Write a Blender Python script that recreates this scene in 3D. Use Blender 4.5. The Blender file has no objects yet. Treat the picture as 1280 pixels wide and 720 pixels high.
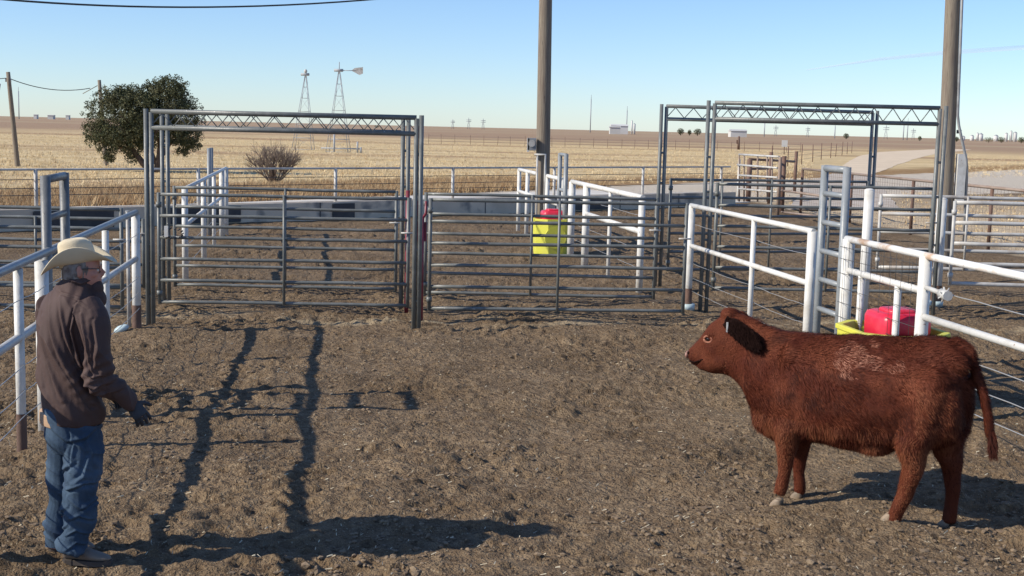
import bpy, bmesh, math, random
import numpy as np
from mathutils import Vector, Matrix, noise as mnoise

scene = bpy.context.scene
C = scene.collection
random.seed(7)
R = math.radians

# ------------------------------------------------------------------ camera
CAM = Vector((0.0, 0.0, 2.55))
F = 1600.0
PITCH = math.atan(200.0 * math.cos(R(1.36)) / F)
ROLL = R(1.36)
_r0 = Vector((1, 0, 0)); _u0 = Vector((0, math.sin(PITCH), math.cos(PITCH)))
FWD = Vector((0, math.cos(PITCH), -math.sin(PITCH)))
RT = _r0 * math.cos(ROLL) + _u0 * math.sin(ROLL)
UP = _u0 * math.cos(ROLL) - _r0 * math.sin(ROLL)
cam = bpy.data.cameras.new('camera')
cam.lens = 45.0; cam.sensor_width = 36.0; cam.clip_start = 0.1; cam.clip_end = 30000
camo = bpy.data.objects.new('camera', cam); C.objects.link(camo)
M = Matrix(((RT.x, UP.x, -FWD.x, CAM.x), (RT.y, UP.y, -FWD.y, CAM.y), (RT.z, UP.z, -FWD.z, CAM.z), (0, 0, 0, 1)))
camo.matrix_world = M
scene.camera = camo

# ------------------------------------------------------------------ light
SUN_EL = 33.5
SH = R(17.0)                      # direction the shadows run, from +X towards +Y
world = bpy.data.worlds.new("World"); scene.world = world
world.use_nodes = True
wn = world.node_tree
bg = wn.nodes['Background']
sky = wn.nodes.new('ShaderNodeTexSky')
sky.sky_type = 'NISHITA'; sky.sun_disc = False
sky.sun_elevation = R(SUN_EL)
sx, sy = -math.cos(SH), -math.sin(SH)      # towards the sun
sky.sun_rotation = math.atan2(sx, sy)
sky.air_density = 1.0; sky.dust_density = 0.3; sky.ozone_density = 3.0; sky.altitude = 1100
wmx = wn.nodes.new('ShaderNodeMix'); wmx.data_type = 'RGBA'; wmx.blend_type = 'MULTIPLY'; wmx.inputs[0].default_value = 1.0
wmx.inputs[7].default_value = (.85, .955, 1.15, 1)
wn.links.new(sky.outputs[0], wmx.inputs[6])
wn.links.new(wmx.outputs[2], bg.inputs[0]); bg.inputs[1].default_value = 0.130
sun = bpy.data.lights.new('sun', 'SUN'); sun.energy = 5.0; sun.angle = R(0.5); sun.color = (1.0, 0.92, 0.79)
suno = bpy.data.objects.new('sun', sun); C.objects.link(suno)
d = Vector((-sx * math.cos(R(SUN_EL)), -sy * math.cos(R(SUN_EL)), -math.sin(R(SUN_EL))))
suno.rotation_euler = d.to_track_quat('-Z', 'Y').to_euler()
suno.location = (-20, -8, 15)
vs = scene.view_settings
vs.view_transform = 'Standard'; vs.look = 'None'; vs.exposure = 0.12; vs.gamma = 1.0; vs.use_curve_mapping = False

# ------------------------------------------------------------------ pixel -> world helpers (photo is 1280x720)
def ray(px, py):
    return (RT * ((px - 640) / F) - UP * ((py - 360) / F) + FWD)
def P(px, py, Y):                 # point of the ray at world depth Y
    v = ray(px, py); return CAM + v * (Y / v.y)
def G(px, py, z=0.0):             # point of the ray on the ground
    v = ray(px, py); return CAM + v * ((z - CAM.z) / v.z)
def PL(px, py, o, n):             # point of the ray on a plane
    v = ray(px, py); return CAM + v * ((o - CAM).dot(n) / v.dot(n))

# ------------------------------------------------------------------ terrain height
def _h(ix, iy, s):
    n = (ix.astype(np.int64) * 374761393 + iy.astype(np.int64) * 668265263 + s * 974634777) & 0xffffffff
    n = ((n ^ (n >> 13)) * 1274126177) & 0xffffffff
    n = n ^ (n >> 16)
    return (n & 0xffff) / 65535.0
def vnoise(x, y, s):
    ix = np.floor(x); iy = np.floor(y); fx = x - ix; fy = y - iy
    fx = fx * fx * (3 - 2 * fx); fy = fy * fy * (3 - 2 * fy)
    a = _h(ix, iy, s); b = _h(ix + 1, iy, s); c = _h(ix, iy + 1, s); e = _h(ix + 1, iy + 1, s)
    return (a * (1 - fx) + b * fx) * (1 - fy) + (c * (1 - fx) + e * fx) * fy
def rot(x, y, a):
    return x * math.cos(a) - y * math.sin(a), x * math.sin(a) + y * math.cos(a)
def terrain(x, y):
    x = np.asarray(x, float); y = np.asarray(y, float)
    s = (x + 10.4) * -0.668 + (y - 29.5) * 0.745
    near = np.clip((1.2 - s) / 3.0, 0, 1) * np.clip((60 - np.abs(x)) / 10, 0, 1) * np.clip((y + 20) / 6, 0, 1)
    a = (vnoise(x / 1.1, y / 1.1, 1) - .5) * .085
    u, v = rot(x, y, .7)
    a += (vnoise(u / .42, v / .42, 2) - .5) * .055
    u, v = rot(x, y, 1.9)
    b = vnoise(u / .17, v / .17, 3)
    a += np.abs(b - .5) * .045
    patch = np.clip(vnoise(x / .9, y / .9, 8) * 1.8 - .35, 0.15, 1)
    u, v = rot(x, y, .3)
    c = vnoise(u / .075, v / .075, 4)
    a += np.maximum(c - .40, 0) * .085 * patch
    u, v = rot(x, y, 1.1)
    a += (vnoise(u / .04, v / .04, 5) - .5) * .024 * patch
    # hoof prints: small rimmed pits
    for cs, rad, dep, sd, pr in ((.26, .050, .026, 40, .55), (.41, .060, .030, 50, .45)):
        gx = x / cs + .37 * sd; gy = y / cs; ix = np.floor(gx); iy = np.floor(gy)
        px_ = ix + .25 + .5 * _h(ix, iy, sd); py_ = iy + .25 + .5 * _h(ix, iy, sd + 1)
        r = np.hypot(gx - px_, gy - py_) * cs
        on = (_h(ix, iy, sd + 2) < pr)
        a = a + on * dep * (-np.exp(-(r / (rad * .62)) ** 4) + .45 * np.exp(-((r - rad) / (rad * .28)) ** 2))
    return (a - .045) * near
def gh(x, y):
    return float(terrain(np.array([x]), np.array([y]))[0])

# ------------------------------------------------------------------ mesh helpers
class MB:
    def __init__(s): s.v = []; s.f = []; s.sm = []
    def add(s, vs_, fs, smooth=False):
        o = len(s.v); s.v += [tuple(p) for p in vs_]
        for f in fs: s.f.append([i + o for i in f]); s.sm.append(smooth)
        return s
    def tube(s, pts, r, n=10, cap=True):
        pts = [Vector(p) for p in pts]
        rs = r if isinstance(r, (list, tuple)) else [r] * len(pts)
        up = None; vs_ = []
        for i, p in enumerate(pts):
            t = (pts[min(i + 1, len(pts) - 1)] - pts[max(i - 1, 0)]).normalized()
            if up is None:
                up = t.cross(Vector((0, 0, 1)))
                if up.length < .1: up = t.cross(Vector((0, 1, 0)))
            a = (up - t * up.dot(t)).normalized(); up = a; b = t.cross(a)
            for k in range(n):
                an = 2 * math.pi * k / n
                vs_.append(p + (a * math.cos(an) + b * math.sin(an)) * rs[i])
        fs = []
        for i in range(len(pts) - 1):
            for k in range(n):
                fs.append([i * n + k, i * n + (k + 1) % n, (i + 1) * n + (k + 1) % n, (i + 1) * n + k])
        s.add(vs_, fs, True)
        if cap:
            o = len(s.v) - len(vs_)
            s.f.append([o + k for k in range(n)][::-1]); s.sm.append(False)
            s.f.append([o + (len(pts) - 1) * n + k for k in range(n)]); s.sm.append(False)
        return s
    def box(s, c, sz, rz=0.0, rx=0.0, bev=0.0):
        hx, hy, hz = sz[0] / 2, sz[1] / 2, sz[2] / 2
        m = Matrix.Translation(Vector(c)) @ Matrix.Rotation(rz, 4, 'Z') @ Matrix.Rotation(rx, 4, 'X')
        vs_ = [m @ Vector((x * hx, y * hy, z * hz)) for z in (-1, 1) for x, y in ((-1, -1), (1, -1), (1, 1), (-1, 1))]
        return s.add(vs_, [[0, 3, 2, 1], [4, 5, 6, 7], [0, 1, 5, 4], [1, 2, 6, 5], [2, 3, 7, 6], [3, 0, 4, 7]])
    def prism(s, poly, z0, z1):
        n = len(poly)
        vs_ = [(x, y, z0) for x, y in poly] + [(x, y, z1) for x, y in poly]
        fs = [list(range(n))[::-1], [n + i for i in range(n)]] + [[i, (i + 1) % n, n + (i + 1) % n, n + i] for i in range(n)]
        return s.add(vs_, fs)
    def rings(s, rings, cap=True, smooth=True):
        n = len(rings[0]); vs_ = [p for r in rings for p in r]; fs = []
        for i in range(len(rings) - 1):
            for k in range(n):
                fs.append([i * n + k, i * n + (k + 1) % n, (i + 1) * n + (k + 1) % n, (i + 1) * n + k])
        if cap:
            fs.append(list(range(n))[::-1]); fs.append([(len(rings) - 1) * n + k for k in range(n)])
        return s.add(vs_, fs, smooth)
    def ellipsoid(s, c, ax, n=16, m=10):
        c = Vector(c); rings = []
        for i in range(1, m):
            th = math.pi * i / m
            rings.append([c + ax[0] * math.sin(th) * math.cos(2 * math.pi * k / n) + ax[1] * math.sin(th) * math.sin(2 * math.pi * k / n) + ax[2] * -math.cos(th) for k in range(n)])
        return s.rings(rings)
    def mesh(s, name, m=None):
        me = bpy.data.meshes.new(name); me.from_pydata([tuple(p) for p in s.v], [], s.f)
        me.polygons.foreach_set('use_smooth', s.sm)
        if m: me.materials.append(m)
        me.update(); return me
    def build(s, name, m, parent=None, bevel=0.0):
        me = s.mesh(name, m)
        o = bpy.data.objects.new(name, me); C.objects.link(o)
        if bevel:
            b = o.modifiers.new('bevel', 'BEVEL'); b.width = bevel; b.segments = 3
            o.data.polygons.foreach_set('use_smooth', [True] * len(me.polygons))
            w = o.modifiers.new('wn', 'WEIGHTED_NORMAL')
        if parent:
            o.parent = parent
            o.matrix_parent_inverse = Matrix.Translation(-parent.location)
        return o
def tag(o, label=None, cat=None, group=None, kind=None):
    if label: o['label'] = label
    if cat: o['category'] = cat
    if group: o['group'] = group
    if kind: o['kind'] = kind
    return o
def thing(name, loc, label, cat, group=None):
    o = bpy.data.objects.new(name, None); C.objects.link(o); o.location = loc; o.empty_display_size = .1
    return tag(o, label, cat, group)
def union(mb, name, m, voxel, parent=None, smooth_it=4, disp=None):
    """one continuous skin over overlapping closed shapes"""
    me = mb.mesh(name)
    t = bpy.data.objects.new('tmp', me); C.objects.link(t)
    md = t.modifiers.new('r', 'REMESH'); md.mode = 'VOXEL'; md.voxel_size = voxel
    if smooth_it:
        sm = t.modifiers.new('s', 'SMOOTH'); sm.iterations = smooth_it; sm.factor = .5
    dg = bpy.context.evaluated_depsgraph_get(); dg.update()
    out = bpy.data.meshes.new_from_object(t.evaluated_get(dg)); out.name = name
    bpy.data.objects.remove(t); bpy.data.meshes.remove(me)
    if disp:
        n = len(out.vertices); co = np.empty(n * 3); out.vertices.foreach_get('co', co); co = co.reshape(-1, 3)
        no = np.empty(n * 3); out.vertex_normals.foreach_get('vector', no); no = no.reshape(-1, 3)
        co += no * disp(co)[:, None]
        out.vertices.foreach_set('co', co.ravel()); out.update()
    out.polygons.foreach_set('use_smooth', [True] * len(out.polygons))
    out.materials.clear(); out.materials.append(m)
    o = bpy.data.objects.new(name, out); C.objects.link(o)
    if parent:
        o.parent = parent; o.matrix_parent_inverse = Matrix.Translation(-parent.location)
    return o

# ------------------------------------------------------------------ materials
def mat(name, col, rough=.6, col2=None, scale=8.0, lo=.4, hi=.6, metal=0.0, bump=0.0, bscale=40.0, spec=.5, stretch=None, detail=4.0, col3=None, scale3=40., lo3=.6, hi3=.7):
    m = bpy.data.materials.new(name); m.use_nodes = True
    nt = m.node_tree; b = nt.nodes['Principled BSDF']
    b.inputs['Base Color'].default_value = (*col, 1); b.inputs['Roughness'].default_value = rough
    b.inputs['Metallic'].default_value = metal; b.inputs['Specular IOR Level'].default_value = spec
    tc = nt.nodes.new('ShaderNodeTexCoord'); src = tc.outputs['Object']
    if stretch:
        mp = nt.nodes.new('ShaderNodeMapping'); mp.inputs['Scale'].default_value = stretch
        nt.links.new(src, mp.inputs[0]); src = mp.outputs[0]
    last = None
    if col2:
        n = nt.nodes.new('ShaderNodeTexNoise'); n.inputs['Scale'].default_value = scale; n.inputs['Detail'].default_value = detail
        mr = nt.nodes.new('ShaderNodeMapRange'); mr.inputs[1].default_value = lo; mr.inputs[2].default_value = hi
        mx = nt.nodes.new('ShaderNodeMix'); mx.data_type = 'RGBA'
        mx.inputs[6].default_value = (*col, 1); mx.inputs[7].default_value = (*col2, 1)
        nt.links.new(src, n.inputs['Vector']); nt.links.new(n.outputs[0], mr.inputs[0]); nt.links.new(mr.outputs[0], mx.inputs[0])
        last = mx.outputs[2]
        if col3:
            n = nt.nodes.new('ShaderNodeTexNoise'); n.inputs['Scale'].default_value = scale3; n.inputs['Detail'].default_value = 3
            mr = nt.nodes.new('ShaderNodeMapRange'); mr.inputs[1].default_value = lo3; mr.inputs[2].default_value = hi3
            mx = nt.nodes.new('ShaderNodeMix'); mx.data_type = 'RGBA'; mx.inputs[7].default_value = (*col3, 1)
            nt.links.new(last, mx.inputs[6])
            nt.links.new(src, n.inputs['Vector']); nt.links.new(n.outputs[0], mr.inputs[0]); nt.links.new(mr.outputs[0], mx.inputs[0])
            last = mx.outputs[2]
        nt.links.new(last, b.inputs['Base Color'])
    if bump:
        n = nt.nodes.new('ShaderNodeTexNoise'); n.inputs['Scale'].default_value = bscale; n.inputs['Detail'].default_value = 4
        bp = nt.nodes.new('ShaderNodeBump'); bp.inputs['Strength'].default_value = bump; bp.inputs['Distance'].default_value = .01
        nt.links.new(src, n.inputs['Vector']); nt.links.new(n.outputs[0], bp.inputs['Height']); nt.links.new(bp.outputs[0], b.inputs['Normal'])
    return m
MT = {}
MT['white'] = mat('white_pipe_paint', (.66, .645, .60), .5, (.50, .47, .41), 5, .5, .75, col3=(.30, .20, .13), scale3=22, lo3=.70, hi3=.76, bump=.2)
MT['whiterust'] = mat('worn_white_pipe_paint', (.74, .73, .69), .5, (.52, .36, .24), 3.5, .52, .66, col3=(.25, .13, .08), scale3=30, lo3=.66, hi3=.74, bump=.2)
MT['grey'] = mat('grey_green_pipe_paint', (.13, .138, .13), .42, (.19, .195, .185), 6, .45, .7, col3=(.5, .5, .47), scale3=26, lo3=.72, hi3=.75, bump=.2)
MT['greym'] = mat('mid_grey_pipe_paint', (.15, .155, .155), .45, (.21, .21, .205), 6, .45, .7, col3=(.09, .07, .06), scale3=25, lo3=.7, hi3=.76, bump=.2)
MT['greyl'] = mat('light_grey_pipe_paint', (.23, .25, .26), .4, (.30, .31, .31), 6, .45, .7, col3=(.12, .10, .09), scale3=25, lo3=.7, hi3=.76, bump=.2)
MT['silver'] = mat('weathered_silver_pipe', (.50, .49, .46), .45, (.30, .26, .22), 4, .45, .75, bump=.2)
MT['rust'] = mat('rusty_brown_pipe', (.12, .07, .05), .7, (.18, .10, .07), 6, .4, .7, bump=.3)
MT['rustl'] = mat('faded_brown_pipe', (.30, .23, .18), .7, (.22, .15, .11), 3, .4, .7, bump=.3)
MT['maroon'] = mat('maroon_paint', (.26, .03, .05), .45, (.11, .025, .03), 5, .4, .7)
MT['wire'] = mat('galvanised_wire', (.45, .44, .42), .4, metal=.5)
MT['darkwire'] = mat('dark_wire', (.05, .05, .05), .6)
MT['wood'] = mat('weathered_pole_wood', (.25, .21, .155), .85, (.17, .13, .10), 3, .35, .7, bump=.8, bscale=6, stretch=(14, 14, .6), col3=(.07, .05, .04), scale3=5, lo3=.64, hi3=.7)
MT['concrete'] = mat('aged_concrete', (.66, .56, .43), .85, (.54, .46, .35), 1.4, .4, .7, bump=.3, bscale=12, col3=(.25, .235, .21), scale3=1.3, lo3=.60, hi3=.70)
MT['concretep'] = mat('pale_concrete', (.64, .60, .53), .85, (.54, .49, .41), 1.0, .4, .7, bump=.3, bscale=12)
MT['mat'] = mat('dark_grey_face', (.045, .047, .052), .7, (.07, .07, .07), 2)
MT['yellow'] = mat('yellow_plastic', (.62, .60, .07), .5, (.50, .47, .12), 3, .5, .8, bump=.1)
MT['pink'] = mat('faded_red_plastic', (.62, .02, .05), .35, (.70, .09, .12), 3, .5, .8, bump=.1)
MT['pvc'] = mat('pale_blue_pipe_sleeve', (.45, .55, .56), .5)
MT['box'] = mat('grey_enamel_box', (.30, .31, .31), .45, (.2, .2, .2), 4)
MT['white_b'] = mat('pale_wall', (.62, .61, .58), .8, (.5, .49, .46), .05)
MT['far'] = mat('hazed_steel', (.34, .36, .38), .6)  # steel grey lightened, distance haze put into the colour

# ------------------------------------------------------------------ ground sheet
def axis_vals(a, b, step, far, k):
    v = list(np.arange(a, b, step)); s = step
    hi = [];  x = v[-1]
    while x < far: s *= k; x += s; hi.append(x)
    lo = []; x = v[0]; s = step
    while x > -far: s *= k; x -= s; lo.append(x)
    return np.array(lo[::-1] + v + hi)
xs = axis_vals(-6.0, 6.6, .03, 9000, 1.07)
ys = [5.6]
while ys[-1] < 19: ys.append(ys[-1] + .0036 * ys[-1])
s_ = .07
while ys[-1] < 45: ys.append(ys[-1] + s_); s_ = min(s_ * 1.01, .16)
while ys[-1] < 14000: ys.append(ys[-1] + s_); s_ *= 1.07
lo = []; y_ = 5.6; s_ = .03
while y_ > -3000: s_ *= 1.15; y_ -= s_; lo.append(y_)
ys = np.array(lo[::-1] + ys)
XX, YY = np.meshgrid(xs, ys)
ZZ = terrain(XX, YY)
me = bpy.data.meshes.new('ground')
nv = XX.size; nx = len(xs); ny = len(ys)
me.vertices.add(nv)
me.vertices.foreach_set('co', np.stack([XX.ravel(), YY.ravel(), ZZ.ravel()], 1).ravel())
ii = (np.arange(ny - 1)[:, None] * nx + np.arange(nx - 1)[None, :]).ravel()
quads = np.stack([ii, ii + 1, ii + nx + 1, ii + nx], 1).astype(np.int32)
me.loops.add(quads.size); me.loops.foreach_set('vertex_index', quads.ravel())
me.polygons.add(len(quads)); me.polygons.foreach_set('loop_start', np.arange(0, quads.size, 4, dtype=np.int32))
me.polygons.foreach_set('use_smooth', np.ones(len(quads), bool))
me.update(); me.validate()
go = bpy.data.objects.new('ground', me); C.objects.link(go); tag(go, kind='structure')

def ground_mat():
    m = bpy.data.materials.new('yard_and_field_ground'); m.use_nodes = True
    nt = m.node_tree; L = nt.links.new; b = nt.nodes['Principled BSDF']; b.inputs['Roughness'].default_value = .95
    b.inputs['Specular IOR Level'].default_value = .15
    tc = nt.nodes.new('ShaderNodeTexCoord'); pos = tc.outputs['Object']
    sep = nt.nodes.new('ShaderNodeSeparateXYZ'); L(pos, sep.inputs[0])
    def nz(scale, detail=4, st=None, rough=.5):
        src = pos
        if st:
            mp = nt.nodes.new('ShaderNodeMapping'); mp.inputs['Scale'].default_value = st; L(pos, mp.inputs[0]); src = mp.outputs[0]
        n = nt.nodes.new('ShaderNodeTexNoise'); n.inputs['Scale'].default_value = scale; n.inputs['Detail'].default_value = detail
        n.inputs['Roughness'].default_value = rough; L(src, n.inputs['Vector']); return n.outputs[0]
    def mr(v, a, c, lo_=0., hi_=1.):
        n = nt.nodes.new('ShaderNodeMapRange'); n.inputs[1].default_value = a; n.inputs[2].default_value = c
        n.inputs[3].default_value = lo_; n.inputs[4].default_value = hi_; L(v, n.inputs[0]); return n.outputs[0]
    def mix(fac, a, c):
        n = nt.nodes.new('ShaderNodeMix'); n.data_type = 'RGBA'; L(fac, n.inputs[0])
        for i, q in ((6, a), (7, c)):
            if isinstance(q, tuple): n.inputs[i].default_value = (*q, 1)
            else: L(q, n.inputs[i])
        return n.outputs[2]
    def mth(op, a, c=None, clamp=False):
        n = nt.nodes.new('ShaderNodeMath'); n.operation = op; n.use_clamp = clamp
        for i, q in ((0, a), (1, c)):
            if q is None: continue
            if isinstance(q, (int, float)): n.inputs[i].default_value = q
            else: L(q, n.inputs[i])
        return n.outputs[0]
    X, Y = sep.outputs[0], sep.outputs[1]
    # yard dirt
    dirt = mix(mr(nz(1.3, 5), .35, .65), (.150, .102, .060), (.215, .150, .090))
    dirt = mix(mr(nz(9, 5), .45, .70), dirt, (.265, .192, .118))
    dirt = mix(mth('MULTIPLY', mr(nz(.55, 5), .50, .66), .55), dirt, (.125, .082, .045))
    dirt = mix(mr(nz(14, 4), .56, .68), dirt, (.105, .070, .042))
    dirt = mix(mr(nz(60, 3), .63, .70), dirt, (.40, .33, .22))
    # dry pale scraped band at the gate sills
    band = mth('MULTIPLY', mr(mth('ABSOLUTE', mth('SUBTRACT', Y, mth('ADD', mth('MULTIPLY', X, .08), 17.0))), .55, .15), mr(nz(1.6, 4, (.5, 1.6, 1)), .50, .60))
    dirt = mix(mth('MULTIPLY', band, .7), dirt, (.42, .33, .21))
    # field
    st = (.25, 1.0, 1)
    gold = mix(mr(nz(.25, 5, st), .38, .62), (.60, .44, .225), (.72, .56, .32))
    gold = mix(mr(nz(1.7, 5, (.5, 1, 1)), .52, .68), gold, (.46, .325, .17))
    gold = mix(mr(nz(.035, 4, (.3, 1, 1)), .52, .60), gold, (.42, .28, .155))
    dist = mth('ADD', Y, mth('MULTIPLY', mth('SUBTRACT', nz(.012, 3), .5), 260))
    gold = mix(mr(dist, 190, 330), gold, (.36, .245, .155))
    gold = mix(mth('MULTIPLY', mr(nz(.006, 4, (.25, 1, 1)), .50, .58), mr(Y, 300, 500)), gold, (.42, .32, .20))
    # rusty weeds in the ditch behind the bunk
    s = mth('ADD', mth('MULTIPLY', mth('ADD', X, 10.4), -.668), mth('MULTIPLY', mth('SUBTRACT', Y, 29.5), .745))
    sn = mth('ADD', s, mth('MULTIPLY', mth('SUBTRACT', nz(.35, 4), .5), 5.0))
    s2 = mth('SUBTRACT', sn, mth('MULTIPLY', mth('ADD', X, 10.4), .33))
    gold = mix(mr(s2, 17, 12), gold, mix(mr(nz(1.5, 5), .4, .62), (.29, .165, .07), (.40, .27, .13)))
    gold = mix(mr(s2, 7.6, 6.6), gold, (.60, .52, .41))
    m1 = mr(sn, 1.2, 2.0)
    t = mth('SUBTRACT', X, mth('SUBTRACT', 9.9, mth('MULTIPLY', mth('SUBTRACT', Y, 40.8), .128)))
    tn = mth('ADD', t, mth('MULTIPLY', mth('SUBTRACT', nz(.8, 4), .5), 1.5))
    side = mix(mr(nz(1.1, 5), .42, .62), (.55, .425, .27), (.64, .51, .34))
    col = mix(m1, dirt, gold)
    m2 = mth('MULTIPLY', mr(tn, -.2, .5), mr(Y, 62, 44))
    col = mix(m2, col, side)
    L(col, b.inputs['Base Color'])
    h1 = mth('MULTIPLY', nz(22, 5), 1.0); h2 = mth('MULTIPLY', nz(70, 4), .4)
    bp = nt.nodes.new('ShaderNodeBump'); bp.inputs['Strength'].default_value = 1.0; bp.inputs['Distance'].default_value = .055
    L(mth('ADD', h1, h2), bp.inputs['Height']); L(bp.outputs[0], b.inputs['Normal'])
    return m
go.data.materials.append(ground_mat())

# dirt road beyond the yard
mroad = mat('pale_caliche_road', (.70, .56, .39), .95, (.60, .47, .32), .5, .4, .65, bump=.3, bscale=10)
mgrav = mat('grey_gravel_drive', (.50, .43, .35), .95, (.40, .34, .27), .8, .4, .65, bump=.4, bscale=10)
def sheet(name, left, right, z, m):
    l = [G(*p) for p in left]; r = [G(*p) for p in right]
    mb = MB(); n = len(l); vs_ = []; k = 6
    rnd = random.Random(3)
    L2 = []; R2 = []
    for i in range(n - 1):
        for j in range(k):
            t = j / k
            L2.append(l[i].lerp(l[i + 1], t)); R2.append(r[i].lerp(r[i + 1], t))
    L2.append(l[-1]); R2.append(r[-1])
    for a, b in zip(L2, R2):
        e = (b - a) * .015
        a2 = a + e * rnd.uniform(-1, 1); b2 = b + e * rnd.uniform(-1, 1)
        vs_ += [(a2.x, a2.y, z), (b2.x, b2.y, z)]
    fs = [[2 * i, 2 * i + 1, 2 * i + 3, 2 * i + 2] for i in range(len(L2) - 1)]
    mb.add(vs_, fs); o = mb.build(name, m); tag(o, kind='structure'); return o
sheet('gravel_drive', [(985, 262), (1000, 240), (1012, 227), (1040, 217)], [(1125, 262), (1112, 245), (1098, 230), (1088, 219)], .012, mgrav)
sheet('dirt_road', [(1040, 216), (1052, 208), (1062, 201), (1074, 195), (1100, 190), (1180, 186)], [(1090, 218), (1108, 212), (1122, 206), (1140, 200), (1166, 193), (1215, 187)], .016, mroad)

# clods and straw scattered over the yard dirt
mclod = mat('dry_dung_clods', (.24, .175, .11), .95, (.15, .105, .068), 9, .4, .6, bump=.6, bscale=60)
mb = MB(); bm = bmesh.new(); bmesh.ops.create_icosphere(bm, subdivisions=1, radius=1)
iv = [v.co.copy() for v in bm.verts]; ifc = [[v.index for v in f.verts] for f in bm.faces]; bm.free()
rnd = random.Random(11)
cand = []
while len(cand) < 17000:
    y = 5.8 * (24 / 5.8) ** rnd.random(); x = rnd.uniform(-.42, .44) * y
    if x < -6 or x > 6.5: continue
    cand.append((x, y))
cx = np.array(cand); cz = terrain(cx[:, 0], cx[:, 1]); pn = vnoise(cx[:, 0] / .7, cx[:, 1] / .7, 21)
for (x, y), z, q in zip(cand, cz, pn):
    if q < .38 + .25 * rnd.random(): continue
    r = .005 + .018 * rnd.random() ** 2.2
    if rnd.random() < .015: r *= 1.7
    sx_, sy_, sz_ = r * rnd.uniform(.8, 1.5), r * rnd.uniform(.7, 1.3), r * rnd.uniform(.45, .8)
    a = rnd.uniform(0, 6.28); ca, sa = math.cos(a), math.sin(a)
    vs_ = []
    for v in iv:
        j = rnd.uniform(.75, 1.2)
        u, w = v.x * sx_ * j, v.y * sy_ * j
        vs_.append((x + u * ca - w * sa, y + u * sa + w * ca, z + v.z * sz_ * j + sz_ * .3))
    mb.add(vs_, ifc)
tag(mb.build('dirt_clods', mclod), kind='stuff')
mstraw = mat('dry_straw', (.62, .54, .38), .8)
mb = MB()
for i in range(1600):
    y = 5.8 * (22 / 5.8) ** rnd.random(); x = rnd.uniform(-.42, .44) * y
    z = gh(x, y) + .008; a = rnd.uniform(0, 3.14); l = rnd.uniform(.006, .020) * (1.8 if rnd.random() < .06 else 1); w = rnd.uniform(.0012, .0030)
    dx, dy = math.cos(a) * l, math.sin(a) * l; ox, oy = -math.sin(a) * w, math.cos(a) * w
    mb.add([(x - dx - ox, y - dy - oy, z), (x + dx - ox, y + dy - oy, z + rnd.uniform(0, .012)), (x + dx + ox, y + dy + oy, z + .01), (x - dx + ox, y - dy + oy, z + .002)], [[0, 1, 2, 3]])
tag(mb.build('straw_bits', mstraw), kind='stuff')

# ------------------------------------------------------------------ fences and gates
def pipe_gate(label, A, B, hs, m, r=.024, stile_r=.026, brace=(.5,), group=None, name='pipe_gate', low=None, bar_r=None, cat='gate', top_ext=.0):
    A = Vector((A[0], A[1], 0)); B = Vector((B[0], B[1], 0))
    c = (A + B) / 2
    t = thing(name, (c.x, c.y, 0), label, cat, group)
    dirn = (B - A).normalized(); nrm = Vector((dirn.y, -dirn.x, 0))
    zlo = hs[0] if low is None else low; zhi = hs[-1]
    for p, sgn in ((A, 1), (B, -1)):
        q = p
        MB().tube([q + Vector((0, 0, zlo - .03)), q + Vector((0, 0, zhi + .02 + top_ext))], stile_r).build('stile', m, t)
    for h in hs:
        # slight hand-made sag and bend
        k = 9; pts = []
        ph = random.uniform(0, 6)
        for i in range(k):
            u = i / (k - 1)
            pts.append(A.lerp(B, u) + dirn * (stile_r * .7 * (1 - 2 * u)) + Vector((0, 0, h + random.uniform(-.004, .004))) + nrm * .006 * math.sin(u * 5 + ph))
        MB().tube(pts, r).build('rail', m, t)
    for z in (hs[0] + .12, hs[-1] - .14):
        MB().tube([A + Vector((0, 0, z - .035)), A + Vector((0, 0, z + .035))], stile_r + .012, 12).build('hinge', m, t)
    q = B + Vector((0, 0, hs[len(hs) // 2] + .12))
    MB().tube([q - dirn * .10 + nrm * .03, q + dirn * .07 + nrm * .03], .012, 8).build('latch_rod', MT['silver'], t)
    for bpos in brace:
        q = A.lerp(B, bpos) + nrm * (r + .012)
        MB().tube([q + Vector((0, 0, zlo - .02)), q + Vector((0, 0, zhi + .02))], bar_r or .019).build('brace', m, t)
    return t
def wire_pts(A, B, h, n=10, sag=.012):
    pts = []
    for i in range(n + 1):
        u = i / n; pts.append(A.lerp(B, u) + Vector((0, 0, h - sag * 4 * u * (1 - u) + random.uniform(-.004, .004))))
    return pts
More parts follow.
